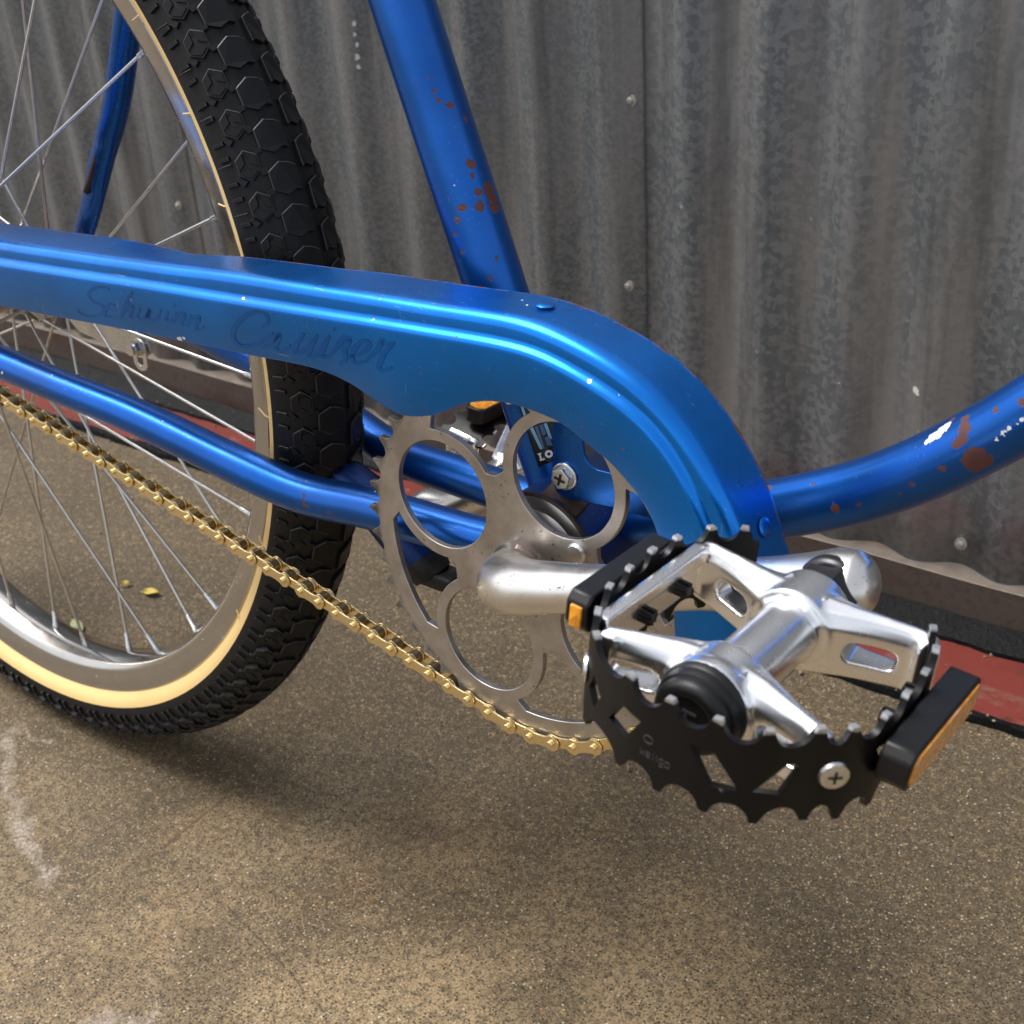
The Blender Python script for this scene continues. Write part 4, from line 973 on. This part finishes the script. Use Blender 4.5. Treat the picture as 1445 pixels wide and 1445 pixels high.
pp('cap_emblem', emb, M['ink'], 0)
pp('axle', join([cyl(.0078, -.0985, -.0820), prism(hexpts(.0118, .25), -.0990, -.0890), lathe_mesh([(0, -.0895), (.0112, -.0895), (.0124, -.0880), (.0124, -.0845), (0, -.0845)], seg=40)]), M['darksteel'], 30, .0004)
# reflectors front and rear
fo = [(-.0262, -.0035), (-.0262, .0040), (-.0235, .0070), (.0235, .0070), (.0262, .0040), (.0262, -.0035), (.0235, -.0070), (-.0235, -.0070)]
def refl(u0, u1, yc, vc, lens_out):
    """housing between u0 and u1, lens on its outward face"""
    n = len(fo); lean = .05 if u1 > 0 else 0
    V = [(u0 + b * lean, yc + a, vc + b) for a, b in fo] + [(u1 + (b - .007) * lean, yc + a, vc + b) for a, b in fo]
    h = mesh(V, [tuple(range(n)), tuple(range(n, 2 * n))] + [(i, (i + 1) % n, n + (i + 1) % n, n + i) for i in range(n)])
    pp('reflector_housing', h, M['plastic'], 30, .0008)
    sgn = 1 if u1 > u0 else -1; k = .84
    V = [(u1 - sgn * .0006 + (b * k - .007) * lean, yc + a * .93, vc + b * k) for a, b in fo] + [(u1 + sgn * .0006 + (b * k - .007) * lean, yc + a * .92, vc + b * k * .97) for a, b in fo]
    l = mesh(V, [tuple(range(n)), tuple(range(n, 2 * n))] + [(i, (i + 1) % n, n + (i + 1) % n, n + i) for i in range(n)])
    pp('reflector_lens', l, M['orange'], 30)
refl(.0500, .0600, -.1358, .0012, 1)
refl(-.0478, -.0560, -.1375, .0045, -1)
pp('reflector_lens', box(.0044, .0014, .0080, (-.0516, -.1640, .0040), .0005), M['orange'], 30)
pp('reflector_bracket', box(.0050, .030, .010, (.0500, -.1358, -.003), .001), M['plastic'], 30)
pp('reflector_bracket', box(.004, .020, .008, (-.0472, -.1375, .0), .001), M['plastic'], 30)
for (u_, y_) in ((-.0385, -.1225), (-.0385, -.1440), (.0455, -.1240), (.0455, -.1400)):
    ms = [lathe_mesh([(0, -.0040), (.0016, -.0040), (.0024, .0010), (.0030, .0026), (.0030, .0036), (0, .0036)], seg=14)]
    for q in range(8): ms.append(box(.0006, .0058, .0010, (.0024 * cos(q * pi / 4), -.0008, .0024 * sin(q * pi / 4))))
    pl = join(ms); pl.transform(Matrix.Translation((u_, y_, .0010)) @ Matrix.Rotation(pi / 2 if u_ < 0 else -pi / 2, 4, 'Z'))
    pp('ribbed_plug', pl, M['plastic'], 30)
# screw heads in the cage
def head(s, v):
    p0 = Vector(cage_pt(s, v, 0)); pA = Vector(cage_pt(s - .002, v, 0)); pB = Vector(cage_pt(s + .002, v, 0)); t = (pB - pA).normalized(); nrm = Vector((t.y, -t.x, 0))
    rot = Vector((0, -1, 0)).rotation_difference(nrm).to_matrix().to_4x4(); m0 = Matrix.Translation(p0) @ rot
    a = lathe_mesh([(0, -.0013), (.0030, -.0013), (.0042, -.0009), (.0046, 0)], seg=32); a.transform(m0); pp('cage_screw', a, M['zinc'], 35)
    b = join([box(.0042, .0004, .0008, (0, -.0013, 0)), box(.0008, .0004, .0042, (0, -.0013, 0))]); b.transform(m0); pp('screw_slot', b, M['darksteel'], 0)
head(S0 + .1712, -.0012); head(S0 + .0795, -.0012)
# faint print on the cage: small raised strokes
def stroke_on_cage(sg):
    ms = []
    for (s0, v0, s1, v1, w_) in sg:
        P = [Vector(cage_pt(s0 + (s1 - s0) * i / 3, v0 + (v1 - v0) * i / 3, 0)) for i in range(4)]
        c = cage_pt((s0 + s1) / 2, 0, 0); ms.append(mesh(*sweep(P, w_, seg=6, up=Vector((0, -1, 0)))))
    return join(ms)
pr = []
def word(s0, v0, h, txt, adv):
    G = {'w': [(0, 1, .2, 0), (.2, 0, .4, .7), (.4, .7, .6, 0), (.6, 0, .8, 1)], 'e': [(0, .5, .7, .5), (.7, .5, .6, 1), (.6, 1, .1, 1), (.1, 1, 0, .1), (0, .1, .7, 0)], 'l': [(.2, 0, .2, 1.4)], 'g': [(.7, 1, .1, 1), (.1, 1, .1, .2), (.1, .2, .7, .2), (.7, 1, .7, -.4), (.7, -.4, .1, -.4)],
         'o': [(0, 0, .7, 0), (.7, 0, .7, 1), (.7, 1, 0, 1), (0, 1, 0, 0)]}
    for c in txt:
        for (a, b, c2, d) in G[c]: pr.append((S0 + s0 + a * adv, v0 + b * h, S0 + s0 + c2 * adv, v0 + d * h, .00018))
        s0 += adv * (.55 if c == 'l' else 1.0)
word(.1142, -.0080, .0018, 'wellgo', .0021)
pr += [(S0 + .1165 + .0016 * cos(t * .6), -.0018 + .0013 * sin(t * .6), S0 + .1165 + .0016 * cos(t * .6 + .6), -.0018 + .0013 * sin(t * .6 + .6), .00022) for t in range(10)]
pp('cage_print', stroke_on_cage(pr), M['ink'], 0)
# the far pedal: a copy of every piece, turned half round on the other crank arm
far_ped = empty('pedal', bike, (2 * BBX - PX + .002, -.012, RZ + 2 * BBZ - PZ - .008)); far_ped.rotation_euler = (0, -pi / 2 - .15, pi)
far_ped['label'] = 'matching pedal on the far side, half hidden behind the chain ring'
for L in list(PP.values()):
    for o in L:
        c = o.copy(); COL.objects.link(c); c.parent = far_ped

# ---- chain: every link an object
chain = group_part('chain')
YC = -.0470
def link_outline(k=1.0):
    r, wst, p = .00425 * k, .0029 * k, .01278; o = []
    for i in range(13): a = pi / 2 + pi * i / 12; o.append((r * cos(a), r * sin(a)))
    o += [(p * .25, -wst * 1.05), (p * .5, -wst), (p * .75, -wst * 1.05)]
    for i in range(13): a = -pi / 2 + pi * i / 12; o.append((p + r * cos(a), r * sin(a)))
    o += [(p * .75, wst * 1.05), (p * .5, wst), (p * .25, wst * 1.05)]
    return o
def lp(y0, y1, k=1.0): return prism(link_outline(k), y0, y1)
outer = join([lp(-.0046, -.0035), lp(.0035, .0046)]); inner = join([lp(-.0032, -.0022, .97), lp(.0022, .0032, .97)])
pinm = join([lathe_mesh([(0, -.0060), (.0013, -.0060), (.0017, -.0056), (.0017, .0056), (.0013, .0060), (0, .0060)], seg=14, c=(0, 0)), lathe_mesh([(0, -.0060), (.0013, -.0060), (.0017, -.0056), (.0017, .0056), (.0013, .0060), (0, .0060)], seg=14, c=(.01278, 0))])
bo_m = join([lathe_mesh([(0, -.0021), (.00385, -.0021), (.00385, .0021), (0, .0021)], seg=16), lathe_mesh([(0, -.0021), (.00385, -.0021), (.00385, .0021), (0, .0021)], seg=16, c=(.01278, 0))])
outer_m = outer; outer_m.materials.append(M['gold']); inner_m = inner; inner_m.materials.append(M['gold'])
pts = []
p_on = [(BBX + RP * cos(TH0 + 2 * pi * k / NT_), BBZ + RP * sin(TH0 + 2 * pi * k / NT_)) for k in range(0, 21)]
run = []
x, z = p_on[0]; slope0, slope1 = -.2105, -.188
while x > -.12:
    sl_ = slope0 + (slope1 - slope0) * min(1, (p_on[0][0] - x) / .28); d = hypot(1, sl_); x -= .01278 / d; z -= sl_ * .01278 / d; run.append((x, z))
pts = list(reversed(run)) + p_on
upx, upz = p_on[-1]; up_run = []
k = 0
while upx > -.12:
    k += 1; upx -= .01278 * .998; upz -= .01278 * .062; up_run.append((upx, upz))
pts += up_run
for i in range(len(pts) - 1):
    a, b = pts[i], pts[i + 1]; an = atan2(b[1] - a[1], b[0] - a[0])
    kind_ = i % 2
    o = link('outer_link' if kind_ else 'inner_link', outer_m if kind_ else inner_m, None, chain, loc=(a[0], YC, a[1]), smooth=0); o.rotation_euler = (0, -an, 0)
    if i < 2: bevel(o, .0004, 2)
    else: bevel(o, .0004, 2)
    for nm_, mm, mt in ((('link_pins', pinm, M['gold']),) if kind_ else (('rollers', bo_m, M['golddark']),)):
        o = link('pin_pair' if kind_ else 'roller_pair', mm, mt, chain, loc=(a[0], YC, a[1]), smooth=40 if i < 3 else 0); o.rotation_euler = (0, -an, 0)
cog = []
for k in range(18):
    for f, r in ((-.5, .0395), (-.38, .0390), (-.2, .0350), (0, .0325), (.2, .0350), (.38, .0390)):
        a = 2 * pi * (k + f) / 18; cog.append((r * cos(a), r * sin(a)))
part('rear_cog', plate(cog, [circle(0, 0, .02, 32)], lambda a, b, s: (a, YC - .0012 if s == 0 else YC + .0012, b)), M['sprocket'], 30)

# ---- coaster brake arm with its clip, on the far side
ap = [(.000, 0), (.012, .008)]
arm_o = [(-.014, .010), (-.014, -.010), (.000, -.0300), (.0166, -.0416), (.0486, -.0451), (.0702, -.0477), (.086, -.0470), (.0945, -.0415), (.0927, -.0325), (.060, -.0215), (.030, -.008), (.012, .008)]
ba = part('brake_arm', plate(arm_o, [circle(.0865, -.0400, .0018, 14)], lambda a, b, s: (a, .0500 if s == 0 else .0525, b)), M['zinc'], 30); bevel(ba, .0004)
clip = [(.0800, -.0360), (.0830, -.0325), (.0890, -.0318), (.0935, -.0335), (.0945, -.0420), (.0940, -.0500), (.0915, -.0535), (.0865, -.0548), (.0825, -.0535), (.0800, -.0500), (.0795, -.0430)]
c_ = part('stay_clip', plate(clip, [[(.0835, -.0455), (.0900, -.0450), (.0902, -.0490), (.0870, -.0510), (.0840, -.0495)]], lambda a, b, s: (a, .0462 if s == 0 else .0476, b)), M['zinc'], 30); bevel(c_, .0004)
link('clip_bolt', join([cyl(.0024, .0400, .0600, (.0868, -.0385)), prism([(.0868 + .0052 * cos(pi / 3 * k), -.0385 + .0052 * sin(pi / 3 * k)) for k in range(6)], .0420, .0462), cyl(.0036, .0395, .0425, (.0868, -.0385))]), M['zinc'], c_)
part('dropout', plate([(-.020, -.012), (-.004, -.022), (.020, -.016), (.034, -.010), (.030, .012), (.014, .022), (-.010, .018), (-.020, .010)], [circle(0, 0, .005, 16)], lambda a, b, s: (a, .0600 if s == 0 else .0645, b)), M['frame'], 30)
part('dropout', plate([(-.020, -.012), (-.004, -.022), (.020, -.016), (.034, -.010), (.030, .012), (.014, .022), (-.010, .018), (-.020, .010)], [circle(0, 0, .005, 16)], lambda a, b, s: (a, -.0600 if s == 0 else -.0645, b)), M['frame'], 30)

# ================================================================ leaves on the floor
def leaf(name, x, y, rz, L, W_, mat, label):
    V, F = [], []; n = 9
    for i in range(n):
        t = i / (n - 1); wd = W_ * sin(pi * min(1, t * .96 + .03)) ** .8
        for j in (-1, -.5, 0, .5, 1): V.append((L * (t - .5), wd * j / 2, .0010 + .0018 * abs(j) + .0014 * sin(3 * t + j)))
    for i in range(n - 1):
        for j in range(4): F.append((i * 5 + j, i * 5 + j + 1, i * 5 + 6 + j, i * 5 + 5 + j))
    o = link(name, mesh(V, F), mat, None, (x, y, 0.0006)); o.rotation_euler = (0, 0, rz)
    m = o.modifiers.new('thick', 'SOLIDIFY'); m.thickness = .0003
    link('leaf_stalk', mesh(*sweep([Vector((-L * .75, .001, .001)), Vector((-L * .6, 0, .0012)), Vector((-L * .42, 0, .0014))], .0004, seg=6)), mat, o)
    return tag(o, label, 'leaf')
leaf('fallen_leaf', -0.0643, 0.1129, .3, .0155, .009, M['leaf_y'], 'small yellow leaf lying on the concrete behind the wheel')
leaf('fallen_leaf', -0.0956, 0.1117, 1.0, .008, .005, M['leaf_y'], 'tiny pale leaf scrap beside the yellow leaf')
leaf('fallen_leaf', -0.0800, 0.0450, 2.9, .020, .009, M['leaf_g'], 'pale green leaf lying beside the lower rim')
bpy.context.view_layer.update()
